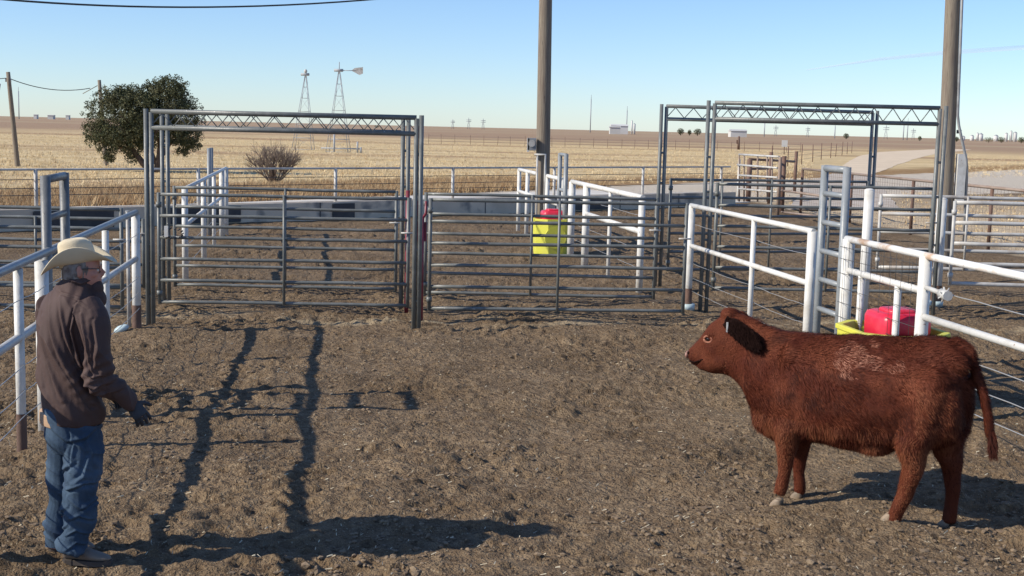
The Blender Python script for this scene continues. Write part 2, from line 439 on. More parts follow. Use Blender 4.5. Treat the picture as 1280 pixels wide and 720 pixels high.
def line_fence(name, label, cat, posts, rails, wires, mpost, mrail, group=None, wirer=.004, rail_r=.035, mwire=None, wspacing=None):
    """posts: (x, y, top, radius, bottom colour?), rails: (i0, i1, h), wires: (i0, i1, h)"""
    t = thing(name, (posts[0][0], posts[0][1], 0), label, cat, group)
    vs_ = [Vector((p[0], p[1], 0)) for p in posts]
    for p in posts:
        z = gh(p[0], p[1])
        MB().tube([(p[0], p[1], z - .15), (p[0], p[1], p[2])], p[3], 14).build('post', mpost, t)
        if len(p) > 4:
            MB().tube([(p[0], p[1], z - .05), (p[0], p[1], z + .30)], p[3] + .003, 14, False).build('rusted_post_foot', MT['rust'], t)
    for i0, i1, h, *m2 in rails:
        pts = [vs_[i] + Vector((0, 0, h)) for i in range(i0, i1 + 1)]
        e = (pts[1] - pts[0]).normalized() * .04; pts[0] = pts[0] - e
        e = (pts[-1] - pts[-2]).normalized() * .04; pts[-1] = pts[-1] + e
        MB().tube(pts, rail_r, 14).build('rail', m2[0] if m2 else mrail, t)
    for i0, i1, h in wires:
        pts = []
        for i in range(i0, i1):
            pts += wire_pts(vs_[i], vs_[i + 1], h)[(1 if pts else 0):]
        off = Vector((1, 0, 0)) * .04
        MB().tube([p + off for p in pts], wirer, 5).build('wire', mwire or MT['wire'], t)
    return t

# left working-alley fence (runs away from the camera, left side)
def LX(Y): return -3.78 - .14 * (Y - 9.8)
LP = [(LX(y), y, h, r, *x) for y, h, r, x in ((4.6, 1.40, .04, ()), (7.0, 1.40, .04, ()), (9.67, 1.40, .036, (1,)), (10.45, 1.38, .055, ()), (11.75, 1.38, .055, ()), (13.4, 1.38, .036, ()), (15.45, 1.40, .052, (1,)))]
line_fence('pipe_fence', 'white two-rail pipe fence with grey top rail behind the man at the left edge', 'fence', LP,
           [(0, 6, 1.43, MT['greyl']), (0, 6, .87, MT['silver'])], [(0, 6, h) for h in (1.18, .66, .46, .27)], MT['white'], MT['greyl'], rail_r=.034)
# grey thin stub post beside the fence end
t = thing('steel_post', (P(160, 300, 15.7).x, 15.7, 0), 'thin grey post just left of the last white post beside the left gate', 'post')
MB().tube([(t.location.x, 15.7, -.1), (t.location.x, 15.7, 1.42)], .024).build('shaft', MT['silver'], t)
MB().tube([(t.location.x, 15.7, 1.42), (t.location.x, 15.7, 1.43)], .03).build('cap', MT['silver'], t)

def ladder(label, A, B, top, m, hs):
    t = thing('walk_through_ladder', ((A[0] + B[0]) / 2, (A[1] + B[1]) / 2, 0), label, 'pass-through frame', 'ladder-like grey frames set in the two side fences')
    for q in (A, B):
        MB().tube([(q[0], q[1], -.1), (q[0], q[1], top)], .042, 14).build('upright', m, t)
    for h in hs:
        MB().tube([(A[0], A[1], h), (B[0], B[1], h)], .036 if h > top - .1 else .030, 12).build('rung', m, t)
    return t
ladder('tall grey ladder-like frame rising behind the cowboy hat of the man', (LX(10.75) - .02, 10.75), (LX(11.5) - .02, 11.5), 2.06, MT['greym'], (2.03, 1.70, 1.36, 1.02, .68, .34))

# near right side fence
def RX(Y): return 2.57 + (18.5 - Y) * .1615
def rp(px, py): return None
pts_ = [(RX(18.5), 18.5, 1.50, .052, 1), (RX(15.9), 15.9, 1.5, .033), (RX(14.05), 14.05, 1.5, .054)]
c_ = line_fence('pipe_fence', 'white two-rail pipe fence directly behind the calf\'s head and shoulders', 'fence', pts_,
           [(0, 2, 1.50), (0, 2, .92)], [(0, 2, h) for h in (1.23, .66, .45, .26)], MT['white'], MT['white'], rail_r=.033)
MB().tube([(RX(18.5), 18.5, -.02), (RX(18.5), 18.5, .07)], .10, 16).build('blue_sleeve', MT['pvc'], c_)
ladder('tall grey ladder-like frame standing between two white posts behind the calf', (RX(13.85) + .02, 13.85), (RX(13.28) + .02, 13.28), 2.23, MT['greyl'], (2.2, 1.93, 1.62, 1.31, 1.0, .68, .36))
pts_ = [(RX(13.1), 13.1, 1.46, .075), (RX(12.45) , 12.45, .9, .001), (RX(11.45), 11.45, 1.46, .075), (RX(8.6), 8.6, 1.47, .06), (RX(5.6), 5.6, 1.47, .06)]
def right_fence():
    t = thing('pipe_fence', (RX(13.1), 13.1, 0), 'thick white pipe fence above the calf\'s back running off the right edge', 'fence')
    for y, r in ((13.1, .062), (11.45, .057), (8.4, .05), (5.4, .05)):
        x = RX(y); MB().tube([(x, y, -.15), (x, y, 1.50)], r, 16).build('post', MT['white'], t)
    a, b, c, d_ = [Vector((RX(y), y, 0)) for y in (13.15, 11.45, 8.4, 5.2)]
    MB().tube([a + Vector((0, 0, 1.50)), b + Vector((0, 0, 1.50)), c + Vector((0, 0, 1.50)), d_ + Vector((0, 0, 1.50))], .034, 14).build('top_rail', MT['whiterust'], t)
    MB().tube([a + Vector((0, 0, 1.18)), b + Vector((0, 0, 1.18))], .034, 14).build('rail', MT['white'], t)
    MB().tube([b + Vector((0, 0, .95)), c + Vector((0, 0, .95)), d_ + Vector((0, 0, .95))], .032, 14).build('rail', MT['white'], t)
    for y in (12.75, 11.95):
        x = RX(y) + .0; MB().tube([(x, y, 0), (x, y, 1.16)], .034, 12).build('stub_post', MT['white'], t)
    for h in (1.22, .71, .5, .29):
        MB().tube(wire_pts(b, c, h) + wire_pts(c, d_, h)[1:], .0055, 5).build('wire', MT['wire'], t)
    # mesh panel above the trough
    mb = MB()
    for i in range(13):
        q = a.lerp(b, (i + .5) / 13); mb.tube([q + Vector((-.05, 0, 1.22)), q + Vector((-.05, 0, 1.47))], .0025, 4)
    for h in (.55, .70, .85, 1.0, 1.15, 1.30, 1.42):
        mb.tube([a + Vector((-.064, 0, h)), b + Vector((-.064, 0, h - .0))], .0028, 4)
    for i in range(8):
        q = a.lerp(b, (i + .5) / 8); mb.tube([q + Vector((-.064, 0, .5)), q + Vector((-.064, 0, 1.44))], .002, 4)
    mb.build('mesh_panel', MT['darkwire'], t)
    # wire strainer
    q = b + Vector((.05, -.1, 1.22))
    mb = MB().tube([b + Vector((0, 0, 1.22)), b + Vector((.02, -.42, 1.215))], .022)
    mb.tube([b + Vector((.02, -.42, 1.215)), b + Vector((.03, -.56, 1.21))], .045, 8)
    for i in range(7):
        an = i * .9; mb.tube([b + Vector((.03, -.49, 1.21)), b + Vector((.03 + .07 * math.cos(an), -.49 + .04 * math.sin(an * 1.7), 1.21 + .07 * math.sin(an)))], .007, 5)
    mb.build('wire_strainer', MT['silver'], t)
    # rust collar on post
    MB().tube([(b.x, b.y, .62), (b.x, b.y, .97)], .0595, 16, False).build('worn_patch', MT['whiterust'], t)
right_fence()

# far alley continuing beyond the gates
FP = [(-4.9 - .155 * (y - 18.3), y, 1.5, r) for y, r in ((20.2, .05), (23.6, .05), (26.0, .04), (28.2, .06), (29.4, .06))]
line_fence('pipe_fence', 'far white pipe fence seen through the left gate', 'fence', FP,
           [(0, 4, 1.48), (0, 4, .9)], [(0, 4, h) for h in (1.2, .6, .3)], MT['white'], MT['white'])
t = thing('walk_through_ladder', (-7.3, 28.8, 0), 'distant grey pass-through frame beside the far white posts behind the left gate', 'pass-through frame')
for y in (28.5, 29.1):
    x = FP[3][0] - .35 - .155 * (y - 28.5)
    MB().tube([(x, y, 0), (x, y, 1.95)], .045).build('upright', MT['greyl'], t)
MB().tube([(FP[3][0] - .35, 28.5, 1.05), (FP[3][0] - .44, 29.1, 1.05)], .035).build('rung', MT['greyl'], t)
def FX(Y): return 2.04 - (Y - 20.4) * .155
FP = [(FX(y), y, h, r) for y, h, r in ((20.4, 1.5, .055), (22.6, 1.5, .035), (24.6, 1.5, .07), (26.0, 1.5, .07), (27.0, 1.5, .05), (28.8, 1.5, .05), (31.5, 1.5, .05), (32.8, 1.5, .05))]
line_fence('pipe_fence', 'far white two-rail fence running past the distant yellow trough', 'fence', FP,
           [(0, 3, 1.50), (0, 2, .95), (4, 7, 1.5), (4, 7, .95)], [(0, 3, h) for h in (1.2, .66, .35)], MT['white'], MT['white'], rail_r=.045)
t = thing('walk_through_ladder', (FX(26.5), 26.5, 0), 'distant grey frame in front of the thick utility pole near the yellow trough', 'pass-through frame')
for y in (26.2, 26.85):
    MB().tube([(FX(y) - .1, y, 0), (FX(y) - .1, y, 2.05)], .045).build('upright', MT['greyl'], t)
for h in (2.03, 1.3, .9):
    MB().tube([(FX(26.2) - .1, 26.2, h), (FX(26.85) - .1, 26.85, h)], .035).build('rung', MT['greyl'], t)

# overhead gate frames
def frame(label, XL, YL, XR, YR, top, bot, gap, m, n=12):
    t = thing('overhead_gateway', ((XL + XR) / 2, (YL + YR) / 2, 0), label, 'gate frame', 'tall overhead gate frames with trussed headers')
    A = Vector((XL, YL, 0)); B = Vector((XR, YR, 0)); dn = (B - A).normalized()
    for q, s in ((A, -1), (B, 1)):
        for k in (0, 1):
            w = q + dn * s * gap * (k - .5)
            MB().tube([w + Vector((0, 0, -.1)), w + Vector((0, 0, top + (.03 if k else -.01)))], .030, 12).build('upright', m, t)
        for z in (.35, 1.0, 1.7, 2.2):
            MB().tube([q - dn * gap * .5 + Vector((0, 0, z)), q + dn * gap * .5 + Vector((0, 0, z))], .018, 8).build('spacer', m, t)
    a = A + dn * gap * .5; b = B - dn * gap * .5
    MB().tube([a + Vector((0, 0, top)), b + Vector((0, 0, top))], .030, 12).build('top_chord', m, t)
    MB().tube([a + Vector((0, 0, bot)), b + Vector((0, 0, bot))], .030, 12).build('bottom_chord', m, t)
    pts = []
    for i in range(n * 2 + 1):
        pts.append(a.lerp(b, i / (2 * n)) + Vector((0, 0, bot + .02 if i % 2 == 0 else top - .02)))
    mb = MB()
    for i in range(len(pts) - 1): mb.tube([pts[i], pts[i + 1]], .007, 6)
    mb.build('web_rod', m, t)
    return t
yl = 15.95
frame('nearest tall grey overhead frame of the left double gate', P(188.5, 400, yl).x, yl, P(519.5, 400, yl).x - .0, yl + .1, 2.65, 2.45, .062, MT['grey'])
frame('second tall grey overhead frame just behind the nearest one of the left gate', P(208, 380, 17.85).x, 17.85, P(504, 380, 17.85).x, 17.9, 2.655, 2.455, .075, MT['grey'])
frame('wide grey overhead frame at right whose right jamb stands before the right utility pole', P(879, 384, 18.6).x, 18.6, P(1165, 350, 18.6).x, 18.6, 2.98, 2.75, .09, MT['grey'])
frame('grey overhead frame at right standing behind the wide one, its left jamb farthest left', P(822, 350, 21.4).x, 21.4, P(1083, 330, 22.6).x, 22.6, 2.97, 2.76, .09, MT['grey'])

H6 = [.08, .375, .67, .965, 1.26, 1.55]
gl = 'grey pipe gates and panels closing the pens'
pipe_gate('grey six-rail gate in front, closing the left alley behind the man', (P(201, 384, 17.4).x, 17.35), (P(508, 384, 17.4).x, 17.55), H6, MT['grey'], group=gl)
H6b = [.10, .39, .69, .98, 1.27, 1.56]
pipe_gate('grey six-rail gate second in line, close behind the front left gate', (P(220, 350, 19.1).x, 19.05), (P(494, 350, 19.1).x, 19.15), H6b, MT['grey'], group=gl)
pipe_gate('grey six-rail panel right of the maroon post, the front one in the centre', (P(536, 400, 17.2).x, 17.2), (P(854, 388, 17.4).x, 17.45), [h + .02 for h in H6], MT['grey'], group=gl, brace=(.5,), name='corral_fence')
pipe_gate('grey six-rail panel standing behind the front panel of the centre pen', (P(531, 360, 18.85).x, 18.85), (P(817, 360, 18.9).x, 18.9), H6b, MT['grey'], group=gl, brace=(.46,), name='corral_fence')
# left, behind the alley fence
pipe_gate('grey six-rail panel at the far left behind the ladder-like frame, nearer one', (-9.2, 16.5), (P(153, 384, 16.6).x, 16.6), [.10, .36, .615, .87, 1.125, 1.38], MT['grey'], group=gl, brace=(.02, .32, .61), name='corral_fence')
pipe_gate('grey four-rail panel at the far left seen through the nearer six-rail one', (-9.6, 17.9), (P(180, 375, 17.9).x, 17.9), [.22, .52, .84, 1.15], MT['grey'], group=gl, brace=(.3, .66), name='corral_fence')
# right side big gates
HR = [.28, .585, .89, 1.195, 1.50, 1.81]
pipe_gate('dark grey six-rail gate under the wide right overhead frame', (P(890, 375, 18.8).x, 18.75), (P(1160, 350, 18.8).x, 18.8), HR, MT['grey'], group=gl, brace=(.52,))
HR2 = [.24, .54, .85, 1.15, 1.46, 1.76]
pipe_gate('dark grey six-rail gate under the rear right overhead frame', (P(834, 350, 21.5).x, 21.5), (P(1078, 340, 22.4).x, 22.4), HR2, MT['grey'], group=gl, brace=(.25, .5, .75))
# light rails at right edge
pipe_gate('weathered silver five-rail gate at the right edge, nearer one', (P(1186, 370, 18.4).x, 18.4), (9.6, 18.3), [.47, .76, 1.05, 1.35, 1.64], MT['silver'], group=gl, brace=(.999,), r=.03)
pipe_gate('weathered brownish five-rail panel at the right edge behind the silver gate', (P(1094, 370, 20.9).x, 20.9), (10.6, 20.7), [.43, .73, 1.02, 1.31, 1.60], MT['silver'], r=.03, group=gl, brace=(.30, .62,), name='corral_fence')
for (px, pt, pb, Y, r, lab) in ((1178, 249, 378, 19.6, .075, 'white post with rusty foot at the left end of the silver right-hand gate'), (1087, 238, 398, 17.9, .07, 'tall white post behind the red trough cover at right')):
    a = P(px, pt, Y); t = thing('steel_post', (a.x, Y, 0), lab, 'post')
    MB().tube([(a.x, Y, -.1), (a.x, Y, a.z)], r, 16).build('shaft', MT['white'], t)
    MB().ellipsoid((a.x, Y, a.z), (Vector((r, 0, 0)), Vector((0, r, 0)), Vector((0, 0, .03)))).build('cap', MT['white'], t)
    if px == 1178:
        MB().tube([(a.x, Y, 0), (a.x, Y, .30)], r + .003, 16, False).build('rusted_foot', MT['rust'], t)
        c_ = t
        MB().tube([(a.x, Y, -.02), (a.x, Y, .06)], .11, 16).build('blue_sleeve', MT['pvc'], c_)

# maroon post and hinge post
a = P(527.5, 250, 17.0)
t = thing('maroon_post', (a.x, 17.0, 0), 'maroon steel post with a forked head between the left gate and centre panel', 'post')
MB().tube([(a.x, 17, -.1), (a.x, 17, 1.36)], .036).build('shaft', MT['maroon'], t)
mb = MB()
for s in (-1, 1): mb.tube([(a.x, 17, 1.30), (a.x + s * .055, 17, 1.40), (a.x + s * .055, 17, 1.56)], .018, 8)
mb.build('fork', MT['maroon'], t)
MB().box((a.x, 17.03, 1.15), (.13, .02, .26)).build('plate', MT['maroon'], t)
a = P(509, 250, 17.6)
t = thing('latch_post', (a.x, 17.7, 0), 'dull purple latch post where the left gates close, beside the right jamb', 'post')
MB().tube([(a.x, 17.7, -.1), (a.x, 17.7, 1.66)], .028).build('shaft', MT['maroon'], t)
MB().box((a.x + .03, 17.68, 1.5), (.05, .03, .12)).build('catch', MT['grey'], t)
# chain and latch on left gate
a = P(216, 292, 17.3)
t = thing('gate_chain', (a.x, 17.3, 1.2), 'short chain and pale latch tied at the hinge side of the front left gate', 'chain')
mb = MB()
for i in range(14):
    an = i / 14 * 2 * math.pi
    q = Vector((a.x + .13 * math.cos(an), 17.30 + .02 * (i % 2), a.z + .07 * math.sin(an)))
    mb.tube([q + Vector((-.016, 0, -.012)), q + Vector((.016, 0, .012))], .010, 6)
mb.build('links', MT['darkwire'], t)
MB().box((a.x - .08, 17.27, a.z + .03), (.05, .03, .15)).build('latch', MT['white'], t)

# ------------------------------------------------------------------ water troughs
def trough(label, c, rz, L, W, H, lid_x, group):
    t = thing('water_trough', (c[0], c[1], 0), label, 'trough', group)
    M_ = Matrix.Translation((c[0], c[1], 0)) @ Matrix.Rotation(rz, 4, 'Z')
    def ring(l, w, z, cf=.22):
        pts = [(l / 2 - cf, w / 2), (-l / 2 + cf, w / 2), (-l / 2, w / 2 - cf), (-l / 2, -w / 2 + cf), (-l / 2 + cf, -w / 2), (l / 2 - cf, -w / 2), (l / 2, -w / 2 + cf), (l / 2, w / 2 - cf)]
        return [M_ @ Vector((x, y, z)) for x, y in pts]
    MB().rings([ring(L - .06, W - .06, -.03), ring(L - .04, W - .04, .05), ring(L, W, H * .93), ring(L + .03, W + .03, H * .935), ring(L + .03, W + .03, H), ring(L - .07, W - .07, H), ring(L - .12, W - .12, H - .15)], True, False).build('basin', MT['yellow'], t, .012)
    MB().rings([ring(L - .10, W - .10, H - .10), ring(L - .10, W - .10, H - .08)], True, False).build('water', MT['water'], t)
    mb = MB(); rs = []
    lw = min(W, .88) * .62; ll = lw * .95
    for i, (k, z) in enumerate(((.97, -.16), (1, 0), (1.0, .10), (.93, .15), (.78, .165))):
        rs.append([M_ @ Vector((lid_x + x * k, y * k, H + z)) for x, y in [(ll / 2 * (abs(math.cos(a)) ** .4) * math.copysign(1, math.cos(a)), lw / 2 * (abs(math.sin(a)) ** .4) * math.copysign(1, math.sin(a))) for a in [2 * math.pi * j / 28 for j in range(28)]]])
    o = mb.rings(rs).build('float_cover', MT['pink'], t, 0)
    mb = MB()
    for i, (k, z) in enumerate(((.6, .16), (.58, .185), (.5, .195))):
        mb_r = [M_ @ Vector((lid_x + ll / 2 * k * (abs(math.cos(a)) ** .5) * math.copysign(1, math.cos(a)), lw / 2 * k * (abs(math.sin(a)) ** .5) * math.copysign(1, math.sin(a)), H + z)) for a in [2 * math.pi * j / 24 for j in range(24)]]
        mb.__dict__.setdefault('rr', []).append(mb_r)
    mb.rings(mb.rr).build('raised_panel', MT['pink'], o)
    # moulded round panel on the end faces
    for s in (-1, 1):
        mb = MB(); q = M_ @ Vector((0, s * (W / 2 - .012), H * .48)); ax = M_.to_3x3() @ Vector((0, s, 0))
        mb.tube([q - ax * .03, q + ax * .012], min(.22, H * .32), 28)
        mb.build('round_boss', MT['yellow'], t)
MT['water'] = mat('dark_trough_water', (.02, .025, .02), .05)
tg = 'yellow water troughs with pinkish red float covers'
yc = 12.3
trough('near yellow trough with red float cover, under the thick white fence above the calf\'s back', (3.69, yc - .03), R(9.2), .86, 1.04, .715, 0.05, tg)
trough('distant yellow trough with red float cover, seen through the centre panels', (.80, 26.4), R(9), .76, .80, .72, .0, tg)

# ------------------------------------------------------------------ feed bunk and its rails
bd = Vector((16.2, 14.5, 0)).normalized(); bn = Vector((-bd.y, bd.x, 0))
b0 = Vector((-10.4, 29.5, 0)) - bd * 9; b1 = Vector((-10.4, 29.5, 0)) + bd * 24.6
t = thing('feed_bunk', tuple((b0 + b1) / 2), 'long low concrete feed bunk along the back of the pens', 'feed bunk')
def slab(a, b, o0, o1, z0, z1):
    A0 = a + bn * o0; A1 = a + bn * o1; B0 = b + bn * o0; B1 = b + bn * o1
    return MB().prism([(A0.x, A0.y), (B0.x, B0.y), (B1.x, B1.y), (A1.x, A1.y)], z0, z1)
slab(b0, b1, 0, .14, -.1, .46).build('front_wall', MT['concrete'], t)
slab(b0, b1, .72, .88, -.1, .44).build('rear_wall', MT['concretep'], t)
slab(b0, b1, .14, .72, -.1, .16).build('trough_floor', MT['concrete'], t)
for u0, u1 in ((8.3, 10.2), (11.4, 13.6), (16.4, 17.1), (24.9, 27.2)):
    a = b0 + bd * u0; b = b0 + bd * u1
    slab(a, b, -.05, -.004, .02, .42).build('dark_panel', MT['mat'], t)  # thin dark panels over stretches of the front wall
for i in range(11):
    a = b0 + bd * (2.9 * i + 1.5)
    slab(a, a + bd * .03, -.008, -.002, .0, .455).build('joint', MT['mat'], t)
q0 = b0 - bd * 6; q1 = b1 + bd * 2
o = MB().prism([((q0 + bn * .9).x, (q0 + bn * .9).y), ((q1 + bn * .9).x, (q1 + bn * .9).y), ((q1 + bn * 9.5).x, (q1 + bn * 9.5).y), ((q0 + bn * 4.0).x, (q0 + bn * 4.0).y)], -.05, .022).build('concrete_apron', MT['concretep']); tag(o, kind='structure')
t = thing('bunk_rail', tuple(b0), 'long pale top pipe and cables on posts above the concrete feed bunk', 'fence')
for i in range(9):
    q = b0 + bd * (4.1 * i + .3) + bn * .3
    MB().tube([q + Vector((0, 0, 0)), q + Vector((0, 0, 1.36))], .045).build('post', MT['silver'], t)
a = b0 - bd * 5 + bn * .3; b = b1 + bn * .3
MB().tube([a + Vector((0, 0, 1.35)), b + Vector((0, 0, 1.35))], .028).build('top_pipe', MT['silver'], t)
for h in (1.12, .92, .76): MB().tube([a + Vector((0, 0, h)), b + Vector((0, 0, h))], .009, 5).build('cable', MT['darkwire'], t)

# ------------------------------------------------------------------ wire mesh fence and rusty panels at right
t = thing('mesh_fence', (10.3, 35, 0), 'brown pipe and wire mesh fence along the right side behind the pens', 'fence')
m0 = Vector((9.40, 42.0, 0)); m1 = Vector((12.6, 17.1, 0)); Lm = (m1 - m0).length; dm = (m1 - m0).normalized()
MB().tube([m0 + Vector((0, 0, 1.45)), m1 + Vector((0, 0, 1.45))], .038).build('top_rail', MT['rustl'], t)
for i in range(7):
    q = m0 + dm * (i * Lm / 6); MB().tube([q, q + Vector((0, 0, 1.42))], .045).build('post', MT['rust'], t)
mb = MB()
k = int(Lm / .16)
for i in range(k):
    q = m0 + dm * (i * .16); mb.tube([q + Vector((0, 0, .03)), q + Vector((0, 0, 1.43))], .004, 3, False)
for h in (.1, .25, .4, .55, .7, .85, 1.0, 1.15, 1.3): mb.tube([m0 + Vector((0, 0, h)), m1 + Vector((0, 0, h))], .004, 3, False)
mb.build('wire_mesh', MT['rustl'], t)
t = thing('corner_corral', (G(975, 262).x, 44, 0), 'rusty brown and pale grey pipe panels of the far corner pen beside the gravel drive', 'panel')
for px, pt, pb, r, m in ((935, 199, 252, .13, 'rust'), (961, 190, 255, .09, 'rust'), (972, 196, 268, .07, 'rustl'), (977, 195, 266, .10, 'rust'), (993, 189, 240, .10, 'rust'), (922, 199, 251, .06, 'white')):
    q = G(px, pb); a = P(px, pt, q.y); MB().tube([(q.x, q.y, -.05), (q.x, q.y, a.z)], r * .75).build('post', MT[m], t)
yb = 41.5
for (xa, ya, xb, yb_) in ((924, 193, 974, 196), (922, 206, 972, 210), (924, 219, 972, 222), (924, 236, 972, 240)):
    MB().tube([P(xa, ya, 45), P(xb, yb_, 41.2)], .035).build('rail', MT['silver'], t)
for px in (924, 930, 947, 959, 965): MB().tube([P(px, 194, 45 - (px - 924) / 50 * 3.8), P(px, 252, 45 - (px - 924) / 50 * 3.8)], .03).build('bar', MT['rustl'], t)
for (xa, ya, xb, yb_) in ((937, 199, 993, 202), (938, 211, 962, 211)): MB().tube([P(xa, ya, 49), P(xb, yb_, 53)], .05).build('rail', MT['rust'], t)
for (xa, ya, xb, yb_) in ((977, 238, 1034, 246), (977, 265, 1034, 272)): MB().tube([P(xa, ya, 41.4), P(xb, yb_, 36.5)], .035).build('rail', MT['rustl'], t)

# ------------------------------------------------------------------ field fences (posts and wires)
def field_fence(label, a, b, n, h, m, wires=(.4, .8, 1.15), r=.05):
    t = thing('field_fence', tuple((a + b) / 2), label, 'fence', 'wire fences out in the dry field')
    for i in range(n):
        q = a.lerp(b, i / (n - 1)) + Vector((random.uniform(-.15, .15), random.uniform(-.15, .15), 0))
        MB().tube([q, q + Vector((random.uniform(-.06, .06), 0, h * random.uniform(.92, 1.06)))], r, 5).build('post', m, t)
    for w in wires: MB().tube([a + Vector((0, 0, w)), b + Vector((0, 0, w))], .012, 3, False).build('wire', MT['darkwire'], t)
field_fence('long thin wire fence crossing the field beyond the centre of the pens', G(535, 179.5), G(1000, 190.5), 28, 1.4, MT['rust'], r=.028)
field_fence('wire fence with taller steel posts beside the pale dirt road', G(962, 214), G(1064, 191.5), 10, 1.7, MT['rust'], r=.04)

# small sign and stub post on the road fence
q = G(980, 193); t = thing('white_sign', tuple(q), 'tiny white sign on a stake beside the far dirt road fence', 'sign')
MB().tube([q, q + Vector((0, 0, 1.7))], .05, 6).build('stake', MT['rust'], t)
MB().box(q + Vector((0, -.07, 1.4)), (.75, .03, .85)).build('board', MT['white_b'], t)
q = G(923, 187); t = thing('wooden_post', tuple(q), 'short dark wooden post alone in the field left of the rusty panels', 'post')
MB().tube([q, q + Vector((0, 0, 2.1))], [.22, .17], 8).build('stake', MT['rust'], t)
MB().box(q + Vector((-.25, -.05, 1.2)), (.25, .1, .6)).build('box', MT['rust'], t)

# ------------------------------------------------------------------ utility poles
def pole(label, base, topv, r0, r1, group='wooden utility poles'):
    t = thing('utility_pole', tuple(base), label, 'utility pole', group)
    pts = [base.lerp(topv, i / 8) for i in range(9)]
    MB().tube([base - Vector((0, 0, .3))] + pts, [r0] + [r0 + (r1 - r0) * i / 8 for i in range(9)], 20).build('shaft', MT['wood'], t)
    return t
Yp = 29.0
base = Vector((P(677, 300, Yp).x, Yp, 0)); tp = P(682, 0, Yp); dirp = (tp - base); topv = base + dirp * (9.5 / dirp.z)
pc = pole('thick wooden utility pole rising in the centre with a meter box', base, topv, .165, .13)
def onp(z): return base + dirp * (z / dirp.z)
MB().box(onp(2.2) + Vector((-.26, -.16, 0)), (.20, .16, .28)).build('meter_box', MT['box'], pc, .01)
MB().tube([onp(2.2) + Vector((-.26, -.26, .02)), onp(2.2) + Vector((-.26, -.23, .02))], .08).build('meter_dial', MT['silver'], pc)
MB().box(onp(2.2) + Vector((-.34, -.17, -.02)), (.05, .14, .30)).build('cover', MT['white'], pc)
MB().tube([onp(2.05) + Vector((-.2, -.20, -.08)), onp(2.0) + Vector((.05, -.20, -.02)), onp(1.6) + Vector((.05, -.20, 0)), onp(.1) + Vector((.05, -.2, 0))], .028).build('conduit', MT['silver'], pc)
MB().tube([onp(2.0) + Vector((-.13, -.20, 0)), onp(.1) + Vector((-.13, -.2, 0))], .022).build('conduit', MT['silver'], pc)
Yp = 25.5
base2 = Vector((P(1180, 300, Yp).x, Yp, 0)); tp2 = P(1191, 0, Yp); dp2 = tp2 - base2
pr = pole('thick wooden utility pole at the right behind the wide overhead frame', base2, base2 + dp2 * (9.0 / dp2.z), .165, .125)
def onp2(z): return base2 + dp2 * (z / dp2.z)
MB().tube([onp2(9) + Vector((.13, -.12, 0)), onp2(3.0) + Vector((.14, -.14, 0)), onp2(2.8) + Vector((.17, -.14, 0)), onp2(2.15) + Vector((.34, -.14, 0)), onp2(1.9) + Vector((.37, -.13, 0)), onp2(.3) + Vector((.37, -.1, 0))], .028).build('conduit', MT['box'], pr)
MB().box(onp2(1.75) + Vector((.25, -.1, 0)), (.17, .12, 1.0)).build('cover_board', MT['white'], pr)
MB().tube([onp2(2.65) + Vector((.22, -.02, 0)), onp2(2.72) + Vector((.22, -.02, 0))], .05).build('bracket', MT['grey'], pr)
q = G(22, 208); w = P(10, 90, q.y)
p1 = pole('slim leaning utility pole at the far left edge of the field', q, w, .13, .10)
mb = MB()
for k in (-1, 1): mb.tube([w + Vector((k * .12, 0, -.5)), w + Vector((k * .12, 0, -.32))], .04, 6)
mb.build('insulator', MT['white_b'], p1)
MB().tube([w + Vector((-.4, 0, -.6)), w + Vector((-.6, 0, -1.6)), q + Vector((-1.2, 0, 1.5))], .02, 5).build('guy_wire', MT['darkwire'], p1)
q2 = G(133, 207); w2 = P(124, 100, q2.y)
p2 = pole('slim leaning utility pole mostly hidden by the dark juniper tree', q2, w2, .13, .09)
MB().tube([w2 + Vector((-.9, 0, -.75)), w2 + Vector((-.1, 0, -.3))], .02, 6).build('arm', MT['wood'], p2)
def cable(name, label, pts, r, n=24):
    mb = MB(); mb.tube(pts, r, 6); o = mb.build(name, MT['darkwire']); tag(o, label, 'cable'); return o
pts = []
for i in range(30):
    px = -260 + (682 + 260) * i / 29; py = 9 * (1 - ((px - 235) / 222) ** 2)
    Y = 18 + (29 - 18) * i / 29; pts.append(P(px, py, Y))
cable('overhead_cable', 'thick black cable sagging across the top left of the sky to the centre pole', pts, .018)
a = w + Vector((0, 0, -.3)); b = w2 + Vector((-.5, 0, -.45))
pts = [a.lerp(b, u / 12) + Vector((0, 0, -.9 * 4 * (u / 12) * (1 - u / 12) * .35)) for u in range(13)]
cable('overhead_wire', 'thin wire hanging between the two slim leaning poles at the left', pts, .022)
pts = [a, a + Vector((-8, -2, -1.0)), a + Vector((-16, -4, -.6))]
cable('overhead_wire', 'thin wire leaving the left edge from the far left pole', pts, .02)

